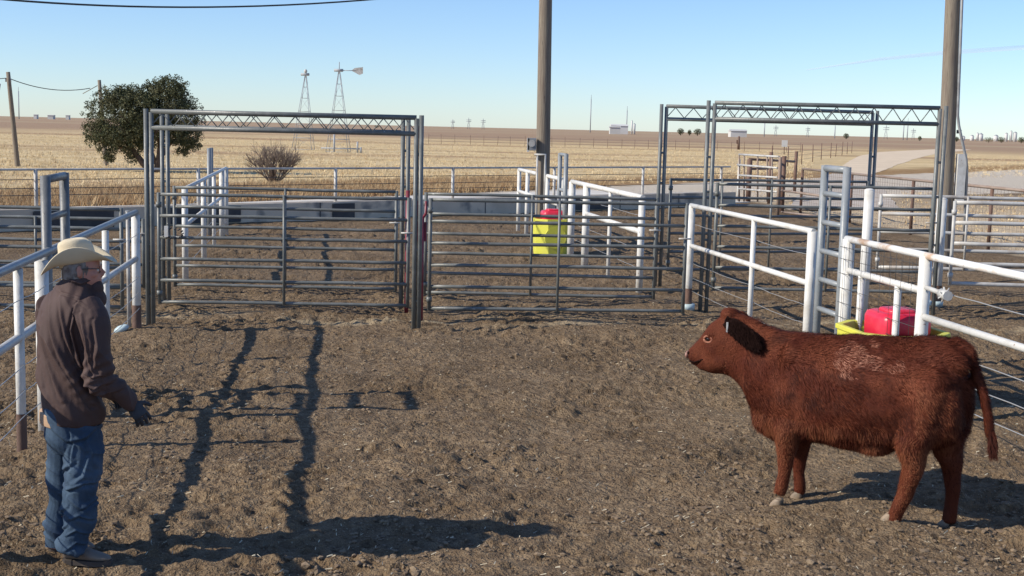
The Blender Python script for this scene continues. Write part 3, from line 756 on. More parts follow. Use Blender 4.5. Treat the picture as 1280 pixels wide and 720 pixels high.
# ------------------------------------------------------------------ wind pumps
def windpump(label, px, ptop, pbase, lean_px, vane, wbase):
    q = G(px + lean_px, pbase); Y = q.y; tp = P(px, ptop, Y)
    t = thing('wind_pump', tuple(q), label, 'wind pump', 'wind pumps in the field')
    cs = []
    for sx_, sy_ in ((-1, -1), (1, -1), (1, 1), (-1, 1)):
        a = q + Vector((sx_ * wbase, sy_ * wbase, 0)); cs.append(a)
        MB().tube([a, tp + Vector((sx_ * .07, sy_ * .07, 0))], .028, 5).build('leg', MT['far'], t)
    mb = MB()
    for lv in (.0, .16, .34, .52, .70, .85):
        r4 = [a.lerp(tp, lv) for a in cs]; n4 = [a.lerp(tp, min(lv + .16, 1)) for a in cs]
        for k in range(4):
            mb.tube([r4[k], r4[(k + 1) % 4]], .018, 4)
            mb.tube([r4[k], n4[(k + 1) % 4]], .009, 4)
    mb.build('cross_bracing', MT['far'], t)
    # wheel seen almost edge on: broken to a few blades
    hub = tp + Vector((0, 0, .15))
    MB().tube([hub + Vector((-.45, .05, 0)), hub + Vector((.35, -.05, 0))], .13, 8).build('gear_head', MT['far'], t)
    MB().tube([hub + Vector((0, 0, -.3)), hub + Vector((0, 0, .75 if vane else .35))], .04, 6).build('mast_pipe', MT['far'], t)
    if vane:
        MB().tube([hub + Vector((.2, 0, 0)), hub + Vector((1.5, 0, 0))], .035, 5).build('tail_arm', MT['far'], t)
        z = hub
        pl = [(1.1, .0), (1.4, .24), (2.15, .34), (2.15, -.24), (1.85, -.38), (1.45, -.18)]
        mb = MB(); n = len(pl)
        mb.add([z + Vector((x, -.015, h)) for x, h in pl] + [z + Vector((x, .015, h)) for x, h in pl], [list(range(n)), [n + i for i in range(n)][::-1]] + [[i, n + i, n + (i + 1) % n, (i + 1) % n] for i in range(n)])
        mb.build('tail_vane', MT['silver'], t)
    else:
        MB().ellipsoid(hub + Vector((0, 0, .3)), (Vector((.16, 0, 0)), Vector((0, .16, 0)), Vector((0, 0, .2)))).build('pale_cap', MT['white_b'], t)
    return q
windpump('wheel-less wind pump tower without a tail, left one of the pair', 382, 95, 187, -3, False, .95)
q = windpump('wind pump tower with a pale tail vane, right one of the pair', 424, 90, 190, -1, True, 1.0)
t = thing('pump_trough', tuple(q + Vector((.3, -1.2, 0))), 'low dark pipe stand at the foot of the vaned wind pump', 'pump')
MB().tube([q + Vector((-1.4, -1.3, .35)), q + Vector((2.2, -1.3, .35))], .06).build('pipe', MT['far'], t)
for dx, hh in ((-.2, 1.6), (2.2, .5), (1.9, 1.0)): MB().tube([q + Vector((dx, -1.3, 0)), q + Vector((dx, -1.3, hh))], .08).build('stand', MT['far'], t)

# ------------------------------------------------------------------ juniper tree and bare bush
MT['bark'] = mat('juniper_bark', (.13, .09, .065), .9, (.08, .055, .04), 4, bump=.6, stretch=(4, 4, 1))
mleaf = mat('juniper_foliage', (.075, .085, .042), .8, (.145, .138, .072), 1.6, .4, .65, spec=.2)
def juniper():
    q = G(192, 215); Y = q.y
    t = thing('juniper_tree', tuple(q), 'broad dark green juniper tree with two leaning trunks behind the left gate frame', 'tree')
    def tp(px, py, dy=0): v = P(px, py, Y); return Vector((v.x, Y + dy, v.z))
    mb = MB()
    mb.tube([tp(191, 217), tp(178, 203), tp(166, 188), tp(155, 165)], [.20, .16, .12, .06], 8)
    mb.tube([tp(196, 218), tp(199, 200), tp(201, 180), tp(203, 150)], [.20, .17, .14, .07], 8)
    mb.tube([tp(200, 198), tp(212, 180), tp(232, 165)], [.12, .09, .04], 8)
    mb.tube([tp(166, 188), tp(148, 183), tp(128, 175)], [.09, .07, .03], 8)
    mb.tube([tp(195, 205), tp(188, 185), tp(180, 165)], [.1, .08, .04], 8)
    for k in range(14):
        a = tp(random.uniform(165, 210), random.uniform(150, 185)); b = a + Vector((random.uniform(-1.4, 1.4), random.uniform(-1.2, 1.2), random.uniform(.2, 1)))
        mb.tube([a, b], [.05, .02], 6)
    mb.build('trunk', MT['bark'], t)
    lobes = [(150, 150, 46, 42, 1.7), (205, 128, 34, 32, 1.3), (178, 135, 38, 30, 1.6), (228, 150, 27, 32, 1.0), (232, 172, 21, 13, .7), (130, 170, 22, 20, .9), (165, 172, 30, 20, 1.1), (190, 160, 34, 26, 1.4), (152, 122, 22, 14, .8), (212, 110, 24, 14, .9), (135, 195, 9, 8, .4), (243, 181, 9, 8, .35), (228, 188, 8, 5, .3), (165, 196, 10, 6, .4)]
    sc = Y / F; mb = MB(); rnd = random.Random(5)
    tot = sum(l[2] * l[3] for l in lobes)
    for (cx_, cy_, rx, ry, rz) in lobes:
        c = tp(cx_, cy_); n = max(22, int(620 * rx * ry / tot * 4.6))
        for i in range(n):
            v = Vector((rnd.gauss(0, 1), rnd.gauss(0, 1), rnd.gauss(0, 1))).normalized()
            f = rnd.uniform(.45, 1.04)
            cc = c + Vector((v.x * rx * sc * f, v.y * rz * f, v.z * ry * sc * f))
            cr = rnd.uniform(.08, .19)
            for k in range(26):
                w_ = Vector((rnd.gauss(0, 1), rnd.gauss(0, 1), rnd.gauss(0, 1))).normalized()
                p_ = cc + w_ * cr * rnd.random() ** .33
                s1 = Vector((rnd.gauss(0, 1), rnd.gauss(0, 1), rnd.gauss(0, 1))).normalized(); s2 = s1.cross(w_).normalized()
                a_ = (w_ + s1 * .6).normalized() * rnd.uniform(.04, .085); b_ = s2 * rnd.uniform(.025, .05)
                mb.add([p_ - b_, p_ + a_, p_ + b_], [[0, 1, 2]])
    mb.build('crown', mleaf, t)
juniper()
def bush():
    q = G(342, 229)
    t = thing('bare_bush', tuple(q), 'bare grey-brown twiggy bush behind the left gate', 'bush')
    mb = MB(); rnd = random.Random(9)
    def grow(p, dv, l, r, lv):
        e = p + dv * l
        mid = p.lerp(e, .5) + Vector((rnd.uniform(-1, 1), rnd.uniform(-1, 1), rnd.uniform(-.5, 1))) * l * .06
        mb.tube([p, mid, e], [r, r * .85, r * .65], 4, False)
        if lv == 0: return
        for k in range(3 if lv > 1 else 4):
            nd = (dv + Vector((rnd.uniform(-1, 1), rnd.uniform(-1, 1), rnd.uniform(-.35, .7))) * .62).normalized()
            grow(p.lerp(e, rnd.uniform(.55, 1)), nd, l * rnd.uniform(.55, .8), r * .6, lv - 1)
    for i in range(40):
        a = rnd.uniform(0, 6.28); sp = rnd.uniform(.15, 1.1)
        dv = Vector((math.cos(a) * sp, math.sin(a) * sp, 1)).normalized()
        grow(q + Vector((math.cos(a) * .15, math.sin(a) * .15, 0)), dv, rnd.uniform(.66, .86), .022, 3)
    mb.build('branches', mat('bare_twigs', (.17, .125, .10), .9, (.24, .19, .15), 5), t)
    MB().tube([q + Vector((0, -.2, 0)), q + Vector((0, -.2, .75))], .16).build('stump', MT['bark'], t)
bush()

# ------------------------------------------------------------------ dry grass
def grass(name, n, region, hmin, hmax, cols, seed):
    rnd = random.Random(seed); mb = [MB() for _ in cols]
    k = 0
    while k < n:
        x, y = region(rnd)
        if x is None: continue
        k += 1
        m_ = mb[rnd.randrange(len(cols))]
        for j in range(6):
            a = rnd.uniform(0, 6.28); h = rnd.uniform(hmin, hmax); w = rnd.uniform(.008, .02)
            bx, by = x + rnd.uniform(-.12, .12), y + rnd.uniform(-.12, .12)
            lx, ly = math.cos(a) * h * rnd.uniform(.2, .7), math.sin(a) * h * rnd.uniform(.2, .7)
            ox, oy = -math.sin(a + .8) * w, math.cos(a + .8) * w
            m_.add([(bx - ox, by - oy, -.01), (bx + ox, by + oy, -.01), (bx + lx, by + ly, h)], [[0, 1, 2]])
    V = []; Fc = []; mi = []
    me_ = bpy.data.meshes.new(name); tot = MB()
    for i, m_ in enumerate(mb):
        tot.add(m_.v, m_.f); mi += [i] * len(m_.f)
    o = tot.build(name, None)
    for c in cols: o.data.materials.append(c)
    o.data.polygons.foreach_set('material_index', mi); tag(o, kind='stuff')
g1 = mat('rusty_weed_stems', (.33, .19, .085), .9); g2 = mat('golden_grass', (.72, .55, .30), .9); g3 = mat('brown_grass', (.52, .37, .20), .9); g4 = mat('pale_grass', (.80, .65, .40), .9)
def reg_ditch(r):
    u = r.uniform(-8, 30); s = r.uniform(5.5, 24)
    q = Vector((-10.4, 29.5, 0)) + bd * u + bn * s
    if s < 6.6 + .33 * (q.x + 10.4) or s > 15 + .33 * (q.x + 10.4): return None, None
    if q.x > 8.6 : return None, None
    return q.x, q.y
grass('ditch_weeds', 15000, reg_ditch, .12, .38, [g1, g3, g3], 31)
def reg_field(r):
    y = 45 * (200 / 45) ** r.random(); x = r.uniform(-.45, .45) * y
    s = (x + 10.4) * -0.668 + (y - 29.5) * 0.745
    if s < 14: return None, None
    rd = 1.0 if not (9 < x) else 0
    px = 640 + x / y * 1600
    if 1010 < px < 1185 and y < 230: return None, None
    return x, y
grass('dry_field_grass', 12000, reg_field, .05, .18, [g2, g3, g4], 32)
def reg_side(r):
    y = r.uniform(24, 60); x = r.uniform(10.0, 24)
    px = 640 + x / y * 1600
    if 985 < px < 1125 and y > 38: return None, None
    if x < 10.0 - (y - 40.8) * .128 + .3: return None, None
    return x, y
grass('side_yard_grass', 1300, reg_side, .02, .10, [g2, g3, g3], 33)

# ------------------------------------------------------------------ things on the horizon
def far_box(name, label, cat, parts, Y, group=None, m='white_b', roof=None):
    c = P(parts[0][0], 170, Y); t = thing(name, (c.x, Y, 0), label, cat, group)
    for (x0, x1, yt, dd) in parts:
        a = P(x0, yt, Y); b = P(x1, yt, Y); w_ = b.x - a.x
        MB().box(((a.x + b.x) / 2, Y + dd, a.z / 2 - .5), (w_, w_ * .7 + 3, a.z + 1)).build('wall', MT[m], t)
        rh = w_ * .10
        mb = MB(); hz = a.z
        mb.add([(a.x - .5, Y + dd - w_ * .35 - 2, hz), (b.x + .5, Y + dd - w_ * .35 - 2, hz), (b.x + .5, Y + dd + w_ * .35 + 2, hz), (a.x - .5, Y + dd + w_ * .35 + 2, hz), (a.x - .5, Y + dd, hz + rh), (b.x + .5, Y + dd, hz + rh)],
               [[0, 1, 5, 4], [2, 3, 4, 5], [0, 4, 3], [1, 2, 5], [0, 3, 2, 1]])
        mb.build('roof', MT['far'] if roof else MT['white_b'], t)
    return t
far_box('farm_building', 'pale farm buildings on the horizon right of the centre pole', 'building', [(762, 775, 159, 0), (768, 789, 157, 30)], 900)
far_box('farm_building', 'low white farm shed on the horizon between the right gate frames', 'building', [(912, 932, 163.5, 0)], 900)
far_box('farm_building', 'tiny pale sheds on the horizon at far left', 'building', [(43, 47, 143.3, 0), (53, 60, 144, 20), (68, 72, 143.8, 40)], 1500)
def silo(label, xs_, Y):
    t = thing('grain_elevator', (P(xs_[0][0], 170, Y).x, Y, 0), label, 'grain elevator', 'white grain elevators on the horizon')
    for px, pt, wpx in xs_:
        a = P(px, pt, Y); r = wpx * Y / F / 2
        MB().tube([(a.x, Y, -1), (a.x, Y, a.z)], r, 10).build('silo', MT['white_b'], t)
        MB().tube([(a.x, Y, a.z), (a.x, Y, a.z + r * .6)], [r, r * .2], 10).build('silo_roof', MT['far'], t)
silo('white grain elevator on the horizon just right of the right utility pole', [(1204, 171, 5), (1222, 166.5, 3), (1226, 168, 6), (1215, 170, 5)], 1800)
silo('white grain elevator on the horizon near the right edge', [(1258, 167, 4), (1264, 164, 3), (1269, 166, 5), (1245, 170, 6)], 1800)
silo('slender storage leg beside the pale farm buildings on the horizon', [(790, 151, 2), (793, 155, 3)], 950)
def mast(label, px, pt, Y, w=.5, group='thin masts on the horizon'):
    a = P(px, pt, Y); t = thing('radio_mast', (a.x, Y, 0), label, 'mast', group)
    MB().tube([(a.x, Y, 0), (a.x, Y, a.z)], w, 5).build('shaft', MT['far'], t)
    MB().tube([(a.x, Y, a.z), (a.x, Y, a.z + w * 8)], w * .4, 4).build('tip', MT['far'], t)
mast('thin mast on the horizon at far left beside the leaning pole', 23, 114, 1200)
mast('tall thin mast on the horizon right of the centre pole', 739, 124, 1200)
mast('thin mast on the horizon just above the pale farm buildings', 784, 138, 1200)
mast('short mast on the horizon between the right gate frames', 1044, 158, 1200)
mast('left one of two close masts under the wide right truss', 1130, 155, 1200)
mast('right one of two close masts under the wide right truss', 1135, 153, 1200)
mast('faint mast seen under the truss of the wide frame at its left', 956, 153, 1200)
def pylon(label, px, pt, Y):
    a = P(px, pt, Y); h = a.z; t = thing('power_pylon', (a.x, Y, 0), label, 'pylon', 'power pylons along the horizon')
    mb = MB(); w = h * .13
    for s in (-1, 1):
        mb.tube([(a.x + s * w, Y, 0), (a.x + s * w * .25, Y, h * .7), (a.x, Y, h)], .2, 4)
        mb.tube([(a.x + s * w, Y, 0), (a.x - s * w * .6, Y, h * .35), (a.x + s * w * .4, Y, h * .6)], .12, 4)
    mb.build('tower', MT['far'], t)
    mb = MB()
    for z in (.66, .8): mb.tube([(a.x - h * .22, Y, h * z), (a.x + h * .22, Y, h * z)], .3, 4)
    mb.build('crossarm', MT['far'], t)
for px, pt, lab in ((586, 147, 'faint power pylon on the horizon right of the left gate frames'), (604, 148, 'second faint power pylon right of the left gate frames'), (566, 149, 'faint power pylon nearest the right jamb of the left gate frames'),
                    (970, 156, 'power pylon on the horizon under the rear right truss'), (1010, 158, 'power pylon on the horizon above the rusty panels'),
                    (1108, 156, 'largest power pylon on the horizon between the two right jambs'), (1142, 160, 'power pylon right of the two close masts')):
    pylon(lab, px, pt, 1500)
def far_tree(label, px, pt, wpx, Y, seed):
    a = P(px, pt, Y); h = max(a.z, 2); rx = wpx * Y / F / 2
    t = thing('distant_tree', (a.x, Y, 0), label, 'tree', 'distant trees on the horizon')
    MB().tube([(a.x, Y, 0), (a.x, Y, h * .5)], h * .06, 6).build('trunk', MT['bark'], t)
    mb = MB(); rnd = random.Random(seed)
    for i in range(420):
        v = Vector((rnd.gauss(0, 1), rnd.gauss(0, 1), rnd.gauss(0, 1))).normalized() * rnd.random() ** .4
        c = Vector((a.x + v.x * rx, Y + v.y * rx, h * .55 + v.z * h * .45)); s = h * .09
        w1 = Vector((rnd.gauss(0, 1), rnd.gauss(0, 1), rnd.gauss(0, 1))).normalized() * s; w2 = w1.orthogonal().normalized() * s * .7
        mb.add([c - w2, c + w1, c + w2], [[0, 1, 2]])
    mb.build('crown', mleaf, t)
for i, (px, pt, w_, lab) in enumerate(((851, 160, 9, 'round dark tree on the horizon left of the wide frame jamb'), (862, 162, 5, 'small dark tree beside the round one on the horizon'), (872, 160.5, 10, 'wide dark tree on the horizon touching the wide frame jamb'),
        (926, 162.5, 10, 'dark tree behind the low white farm shed'), (1058, 166.5, 7, 'dark tree on the horizon left of the rear frame right jamb'), (1150, 170, 5, 'small tree on the horizon near the wide frame right jamb'),
        (1236, 171.5, 14, 'wide tree clump on the horizon between the two grain elevators'), (1252, 171, 10, 'tree clump on the horizon left of the right-edge grain elevator'), (1277, 171, 9, 'tree on the horizon at the right edge'), (1196, 170.5, 6, 'small tree on the horizon right of the utility pole'), (471, 156.2, 6, 'tiny dark tree on the horizon behind the left truss'))):
    far_tree(lab, px, pt, w_, 1000, 50 + i)

# contrail
mc = bpy.data.materials.new('thin_contrail'); mc.use_nodes = True
nt = mc.node_tree; b_ = nt.nodes['Principled BSDF']; b_.inputs['Base Color'].default_value = (.8, .8, .8, 1); b_.inputs['Roughness'].default_value = 1
tr = nt.nodes.new('ShaderNodeBsdfTransparent'); mxs = nt.nodes.new('ShaderNodeMixShader'); mxs.inputs[0].default_value = .16
nt.links.new(tr.outputs[0], mxs.inputs[1]); nt.links.new(b_.outputs[0], mxs.inputs[2]); nt.links.new(mxs.outputs[0], nt.nodes['Material Output'].inputs[0])
o = MB().tube([P(1008, 87.5, 9000), P(1100, 74, 9000), P(1180, 66, 9000), P(1300, 58, 9000)], [3, 10, 14, 16], 8).build('contrail', mc); tag(o, kind='stuff')

# plastic scrap
q = G(152, 413)
o = MB().ellipsoid((q.x, q.y, gh(q.x, q.y) + .03), (Vector((.09, .02, .03)), Vector((-.02, .07, 0)), Vector((0, 0, .05))), 10, 6).build('plastic_scrap', MT['pvc'])
tag(o, 'pale greenish scrap lying on the dirt by the last white fence post at left', 'scrap')
# ------------------------------------------------------------------ the calf
mfur = mat('red_brown_hide', (.085, .020, .009), .75, (.13, .036, .017), 5, .4, .68, bump=.5, bscale=70, spec=.12, col3=(.07, .017, .009), scale3=6, lo3=.56, hi3=.70)
mfur2 = mat('red_brown_hair', (.092, .020, .010), .7, (.19, .055, .026), 4.0, .44, .66, spec=.15, col3=(.048, .012, .007), scale3=5, lo3=.50, hi3=.64)
mfur3 = mat('sun_bleached_hair', (.34, .14, .085), .6, (.20, .06, .032), 9, .4, .65, spec=.25)
mdark = mat('dark_shaded_ear_hair', (.012, .005, .004), .95, spec=.08)  # blackish hair, with the near ear's shadow put into the colour
mfurl = mat('light_brown_leg_hair', (.21, .070, .032), .7, (.15, .045, .020), 6, .4, .65, spec=.15)
mfurd = mat('dark_under_hair', (.050, .012, .007), .9, spec=.05)
mhoof = mat('pale_hoof_horn', (.26, .19, .125), .6, (.16, .12, .08), 10)
mnose = mat('pinkish_nose_skin', (.30, .16, .12), .4)
def calf():
    AH = R(31)
    u = Vector((-math.cos(AH), math.sin(AH), 0)); nl = Vector((-math.sin(AH), -math.cos(AH), 0))   # forward, left side (towards the camera)
    f = (G(978, 622) + G(1005, 618)) / 2; r = (G(1113, 657) + G(1187, 650)) / 2
    O = (f + r) / 2; O.z = 0
    t = thing('calf', tuple(O), 'dark red-brown calf with a shaggy coat standing on the dirt facing left', 'calf')
    def M(px, py, off=0.0):
        return PL(px, py, O + nl * off, nl)
    secs = [  # top px, bottom px, half width, shape
        ((1204, 441), (1203, 480), .055), ((1198, 428), (1207, 520), .13), ((1186, 423), (1200, 545), .20), ((1165, 420), (1170, 556), .235),
        ((1132, 421), (1130, 556), .245), ((1095, 420), (1096, 559), .275), ((1060, 418), (1062, 557), .285), ((1030, 418), (1030, 551), .275),
        ((1006, 416), (1000, 549), .25), ((984, 413), (973, 550), .22), ((966, 409), (955, 534), .18), ((950, 403), (938, 502), .15),
        ((936, 396), (925, 480), .12), ((921, 391), (914, 470), .112), ((908, 392), (902, 467), .112), ((896, 399), (893, 468), .106), ((885, 408), (883, 464), .088),
        ((876, 421), (875, 460), .070), ((868, 430), (869, 457), .063), ((861, 436), (865, 453), .050)]
    mb = MB(); N = 28; rings = []
    for (tpx, bpx, w) in secs:
        a = M(*tpx); b = M(*bpx); c = (a + b) / 2; h = (a - b) / 2
        rg = []
        for k in range(N):
            an = 2 * math.pi * k / N; ca, sa = math.cos(an), math.sin(an)
            wz = w * (1 + .06 * -sa)     # belly a little wider than the back
            rg.append(c + nl * (wz * math.copysign(abs(ca) ** .85, ca)) + h * math.copysign(abs(sa) ** .9, sa))
        rings.append(rg)
    # densify with smooth interpolation
    dense = []
    for i in range(len(rings) - 1):
        p0 = rings[max(i - 1, 0)]; p1 = rings[i]; p2 = rings[i + 1]; p3 = rings[min(i + 2, len(rings) - 1)]
        for j in range(4):
            s = j / 4
            dense.append([.5 * ((2 * b) + (c - a) * s + (2 * a - 5 * b + 4 * c - d_) * s * s + (3 * b - a - 3 * c + d_) * s ** 3) for a, b, c, d_ in zip(p0, p1, p2, p3)])
    dense.append(rings[-1]); mb.rings(dense)
    def chain(lst, off, seg=3):
        pts = [M(x, y, off + o_) for x, y, r_, o_ in lst]; rs = [l[2] for l in lst]
        P2 = []; R2 = []
        for i in range(len(pts) - 1):
            a = pts[max(i - 1, 0)]; b = pts[i]; c = pts[i + 1]; d_ = pts[min(i + 2, len(pts) - 1)]
            for j in range(seg):
                s = j / seg
                P2.append(.5 * ((2 * b) + (c - a) * s + (2 * a - 5 * b + 4 * c - d_) * s * s + (3 * b - a - 3 * c + d_) * s ** 3))
                R2.append(rs[i] * (1 - s) + rs[i + 1] * s)
        P2.append(pts[-1]); R2.append(rs[-1])
        mb.tube(P2, R2, 16)
    # legs : (px, py, radius, sideways)
    chain([(992, 470, .13, -.06), (990, 510, .115, -.03), (985, 535, .105, 0), (983, 555, .080, 0), (982, 572, .058, 0), (981, 582, .053, 0), (980, 596, .041, 0), (977, 606, .045, 0), (974, 618, .046, 0)], .14)
    chain([(1002, 500, .10, .04), (1003, 530, .10, .02), (1001, 553, .075, 0), (999, 570, .056, 0), (999, 580, .050, 0), (999, 592, .040, 0), (1000, 602, .043, 0), (1000, 612, .044, 0), (999, 617, .043, 0)], -.14)
    chain([(1172, 462, .17, -.08), (1160, 500, .165, -.05), (1150, 530, .135, -.02), (1141, 553, .115, 0), (1141, 570, .090, 0), (1142, 583, .076, 0), (1136, 602, .062, 0), (1129, 622, .054, 0), (1121, 640, .052, 0), (1116, 652, .050, 0), (1115, 657, .046, 0)], .15)
    chain([(1188, 470, .15, .08), (1189, 510, .145, .06), (1184, 540, .13, .03), (1185, 562, .100, 0), (1189, 576, .078, 0), (1190, 592, .062, 0), (1191, 612, .050, 0), (1189, 630, .046, 0), (1187, 645, .048, 0), (1186, 653, .046, 0)], -.13)
    # brisket, jowl, brow, cheek, stifle masses
    def blob(px, py, off, sx_, sz_, sy_, tilt=0):
        c = M(px, py, off); a = u * math.cos(tilt) + Vector((0, 0, math.sin(tilt))); b = nl; c2 = a.cross(b)
        mb.ellipsoid(c, (a * sx_, b * sy_, c2 * sz_ * (1 if c2.z > 0 else -1)), 18, 12)
    blob(962, 512, 0, .13, .18, .15, 0); blob(972, 532, 0, .12, .10, .12)
    blob(1130, 515, .13, .13, .17, .10); blob(1000, 480, .13, .14, .20, .12, .3)
    blob(900, 450, .07, .08, .07, .045); blob(889, 418, .085, .045, .03, .03, -.3); blob(889, 418, -.085, .045, .03, .03, -.3)
    blob(913, 393, 0, .07, .05, .08); blob(1195, 431, 0, .07, .05, .06); blob(868, 450, 0, .04, .03, .05)
    blob(1066, 540, 0, .26, .11, .2); blob(1190, 455, .09, .10, .09, .09); blob(990, 452, .12, .10, .15, .11); blob(1093, 552, 0, .15, .08, .17)
    # tail
    chain([(1192, 430, .060, 0), (1205, 436, .050, 0), (1214, 450, .040, 0), (1221, 470, .034, 0), (1228, 492, .031, 0), (1234, 515, .030, 0), (1236, 535, .027, 0), (1237, 548, .020, 0)], .0)
    blob(878, 458, .03, .05, .028, .035)
    mbody = union(mb, 'body', mfur, .0125, t, 6, lambda co: (np.array([mnoise.noise(Vector(p) * 9) for p in co]) * .006 + np.array([mnoise.noise(Vector((p[0] * 14, p[1] * 14, p[2] * 5))) for p in co]) * .006))
    # hooves: two claws each
    for px, py, off in ((975, 620, .14), (1000, 616, -.14), (1113, 655, .15), (1184, 648, -.13)):
        c = M(px, py, off); c.z = gh(c.x, c.y)
        hf = thing('h', (0, 0, 0), 'x', 'x') if False else None
        mbh = MB()
        for s_1 in (-1, 1):
            b = c + nl * s_1 * .021
            rs = []
            for z, fl, k in ((-.02, .044, 1.0), (.008, .042, 1.0), (.028, .033, .88), (.042, .024, .7)):
                ring = []
                for i in range(12):
                    an = 2 * math.pi * i / 12
                    ring.append(b + u * (math.cos(an) * fl * (1.15 if math.cos(an) > 0 else .8) - (.065 - z) * -.0 - z * .35 + .015) + nl * math.sin(an) * .023 * k + Vector((0, 0, z)))
                rs.append(ring)
            mbh.rings(rs)
        union(mbh, 'hoof', mhoof, .004, t, 2)
    # ears
    def ear(off, sgn):
        mbe = MB()
        if sgn > 0: pts = [(907, 400, .036, .095), (917, 407, .062, .13), (929, 416, .072, .15), (941, 426, .062, .16), (951, 436, .028, .17)]
        else: pts = [(911, 398, .04, .09), (918, 396, .055, .15), (926, 397, .05, .21), (934, 400, .015, .26)]
        rs = []
        for i, (x, y, w, o_) in enumerate(pts):
            c = M(x, y, o_ * sgn); nx_ = pts[min(i + 1, len(pts) - 1)]; pv = pts[max(i - 1, 0)]
            tdir = (M(nx_[0], nx_[1], nx_[3] * sgn) - M(pv[0], pv[1], pv[3] * sgn)).normalized()
            sd = nl * sgn; wv = tdir.cross(sd).normalized()
            rg = []
            for k in range(14):
                an = 2 * math.pi * k / 14
                rg.append(c + wv * w * math.cos(an) + sd * .016 * math.sin(an) + sd * .02 * (abs(math.cos(an)) ** 2))
            rs.append(rg)
        mbe.rings(rs)
        o = union(mbe, 'ear', mdark if sgn > 0 else mfur, .006, t, 3, lambda co: (vnoise(co[:, 0] * 60, co[:, 2] * 60, 5) - .5) * .012)
        me_ = o.data; mh = MB(); rnd = random.Random(2); ps = list(me_.polygons)
        tail_dir = (M(954, 439, .17) - M(905, 400, .1)).normalized()
        for i in range(2600):
            p_ = rnd.choice(ps); c = Vector(p_.center); n_ = Vector(p_.normal)
            d_ = (tail_dir * .8 + n_ * rnd.uniform(.2, .6) + Vector((rnd.uniform(-.4, .4), rnd.uniform(-.4, .4), rnd.uniform(-.8, .1)))).normalized() * rnd.uniform(.015, .045)
            w_ = d_.cross(n_).normalized() * .0022; mh.add([c - w_, c + w_, c + d_], [[0, 1, 2]])
        mh.build('ear_hair', mdark if sgn > 0 else mfur2, o)
        return o
    e1 = ear(0, 1); ear(0, -1)
    tgp = M(909, 409, .145)
    o = MB().box(tgp, (.012, .006, .07), bev=0).build('ear_tag', MT['white'], e1)
    # eyes
    for sgn in (1, -1):
        c = M(885.5, 424, .093 * sgn)
        MB().ellipsoid(c, (u * .021, nl * .014, Vector((0, 0, .017))), 14, 8).build('eye', mat('calf_eye', (.015, .008, .006), .08), t)
        mbl = MB()
        for k in range(13):
            an = 2 * math.pi * k / 12
            p_ = c + nl * sgn * .006 + u * .030 * math.cos(an) + Vector((0, 0, .024 * math.sin(an)))
            mbl.v.append(tuple(p_))
        pp = [Vector(q) for q in mbl.v]; mbl = MB().tube(pp, .009, 6); mbl.build('eyelid', mfur3, t)
    # nostrils, muzzle pad and mouth line
    for sgn in (1, -1):
        MB().ellipsoid(M(861, 441, .046 * sgn), (u * .013, nl * .013, Vector((0, 0, .013))), 10, 6).build('nostril', mdark, t)
    MB().tube([M(862, 451, .052), M(868, 453, .068), M(874, 451, .078), M(879, 449, .084)], .006, 5).build('mouth_line', mdark, t)
    MB().ellipsoid(M(860.5, 443, 0), (u * .020, nl * .048, Vector((0, 0, .030))), 14, 8).build('nose_pad', mnose, t)
    # coat: many short hairs lying along the body
    me_ = mbody.data; n = len(me_.polygons)
    ce = np.empty(n * 3); me_.polygons.foreach_get('center', ce); ce = ce.reshape(-1, 3)
    no = np.empty(n * 3); me_.polygons.foreach_get('normal', no); no = no.reshape(-1, 3)
    rng = np.random.default_rng(4)
    idx = rng.choice(n, 150000, replace=True)
    c = ce[idx] + rng.normal(0, .004, (len(idx), 3)); nn = no[idx]
    U = np.array(u); NL = np.array(nl)
    loc = c - np.array(O)
    al = loc @ U; side = loc @ NL; zz = loc[:, 2]
    # flow: backwards and down; more down on sides and legs
    flow = -U[None, :] * np.where(zz > .62, .9, .15)[:, None] + np.array([0, 0, -1.0])[None, :] * np.where(zz > 1.0, .25, .9)[:, None]
    nz_ = np.stack([vnoise(c[:, 0] * 9 + k * 17, c[:, 2] * 9 + c[:, 1] * 5, 60 + k) - .5 for k in range(3)], 1)
    flow = flow + nz_ * 1.0 + rng.normal(0, .16, flow.shape)
    flow -= nn * (flow * nn).sum(1)[:, None] * .9
    flow += nn * rng.uniform(.12, .42, len(idx))[:, None]
    flow /= np.linalg.norm(flow, axis=1)[:, None]
    ln = rng.uniform(.014, .036, len(idx)) * np.clip(.45 + zz * 1.0, .35, 1.1) * np.where(al > .98, .18, np.where(al > .80, .42, 1.0)) * np.where(zz < .42, .55, 1.0)
    belly = (zz < .68) & (zz > .46) & (np.abs(nn[:, 2]) > .3); ln = np.where(belly, ln * 1.7, ln)
    wd = np.cross(flow, nn); wd /= np.linalg.norm(wd, axis=1)[:, None] + 1e-9; wd *= rng.uniform(.0010, .0021, len(idx))[:, None]
    v = np.stack([c - wd, c + wd, c + flow * ln[:, None]], 1).reshape(-1, 3)
    m2 = bpy.data.meshes.new('coat'); m2.vertices.add(len(v)); m2.vertices.foreach_set('co', v.ravel())
    m2.loops.add(len(v)); m2.loops.foreach_set('vertex_index', np.arange(len(v), dtype=np.int32))
    m2.polygons.add(len(idx)); m2.polygons.foreach_set('loop_start', np.arange(0, len(v), 3, dtype=np.int32))
    m2.materials.append(mfur2); m2.materials.append(mfur3); m2.materials.append(mfurl); m2.materials.append(mfurd)
    # bleached rough patch on the near side of the back
    cp = np.array(M(1078, 452, .26)); dd = (((c - cp) @ U) / .26) ** 2 + ((c - cp)[:, 2] / .10) ** 2
    pz = (dd + (vnoise(c[:, 0] * 22, c[:, 2] * 22, 77) - .5) * 2.2 < .75) & (side > .05)
    mi_ = np.where(pz & (rng.random(len(idx)) < .5), 1, 0)
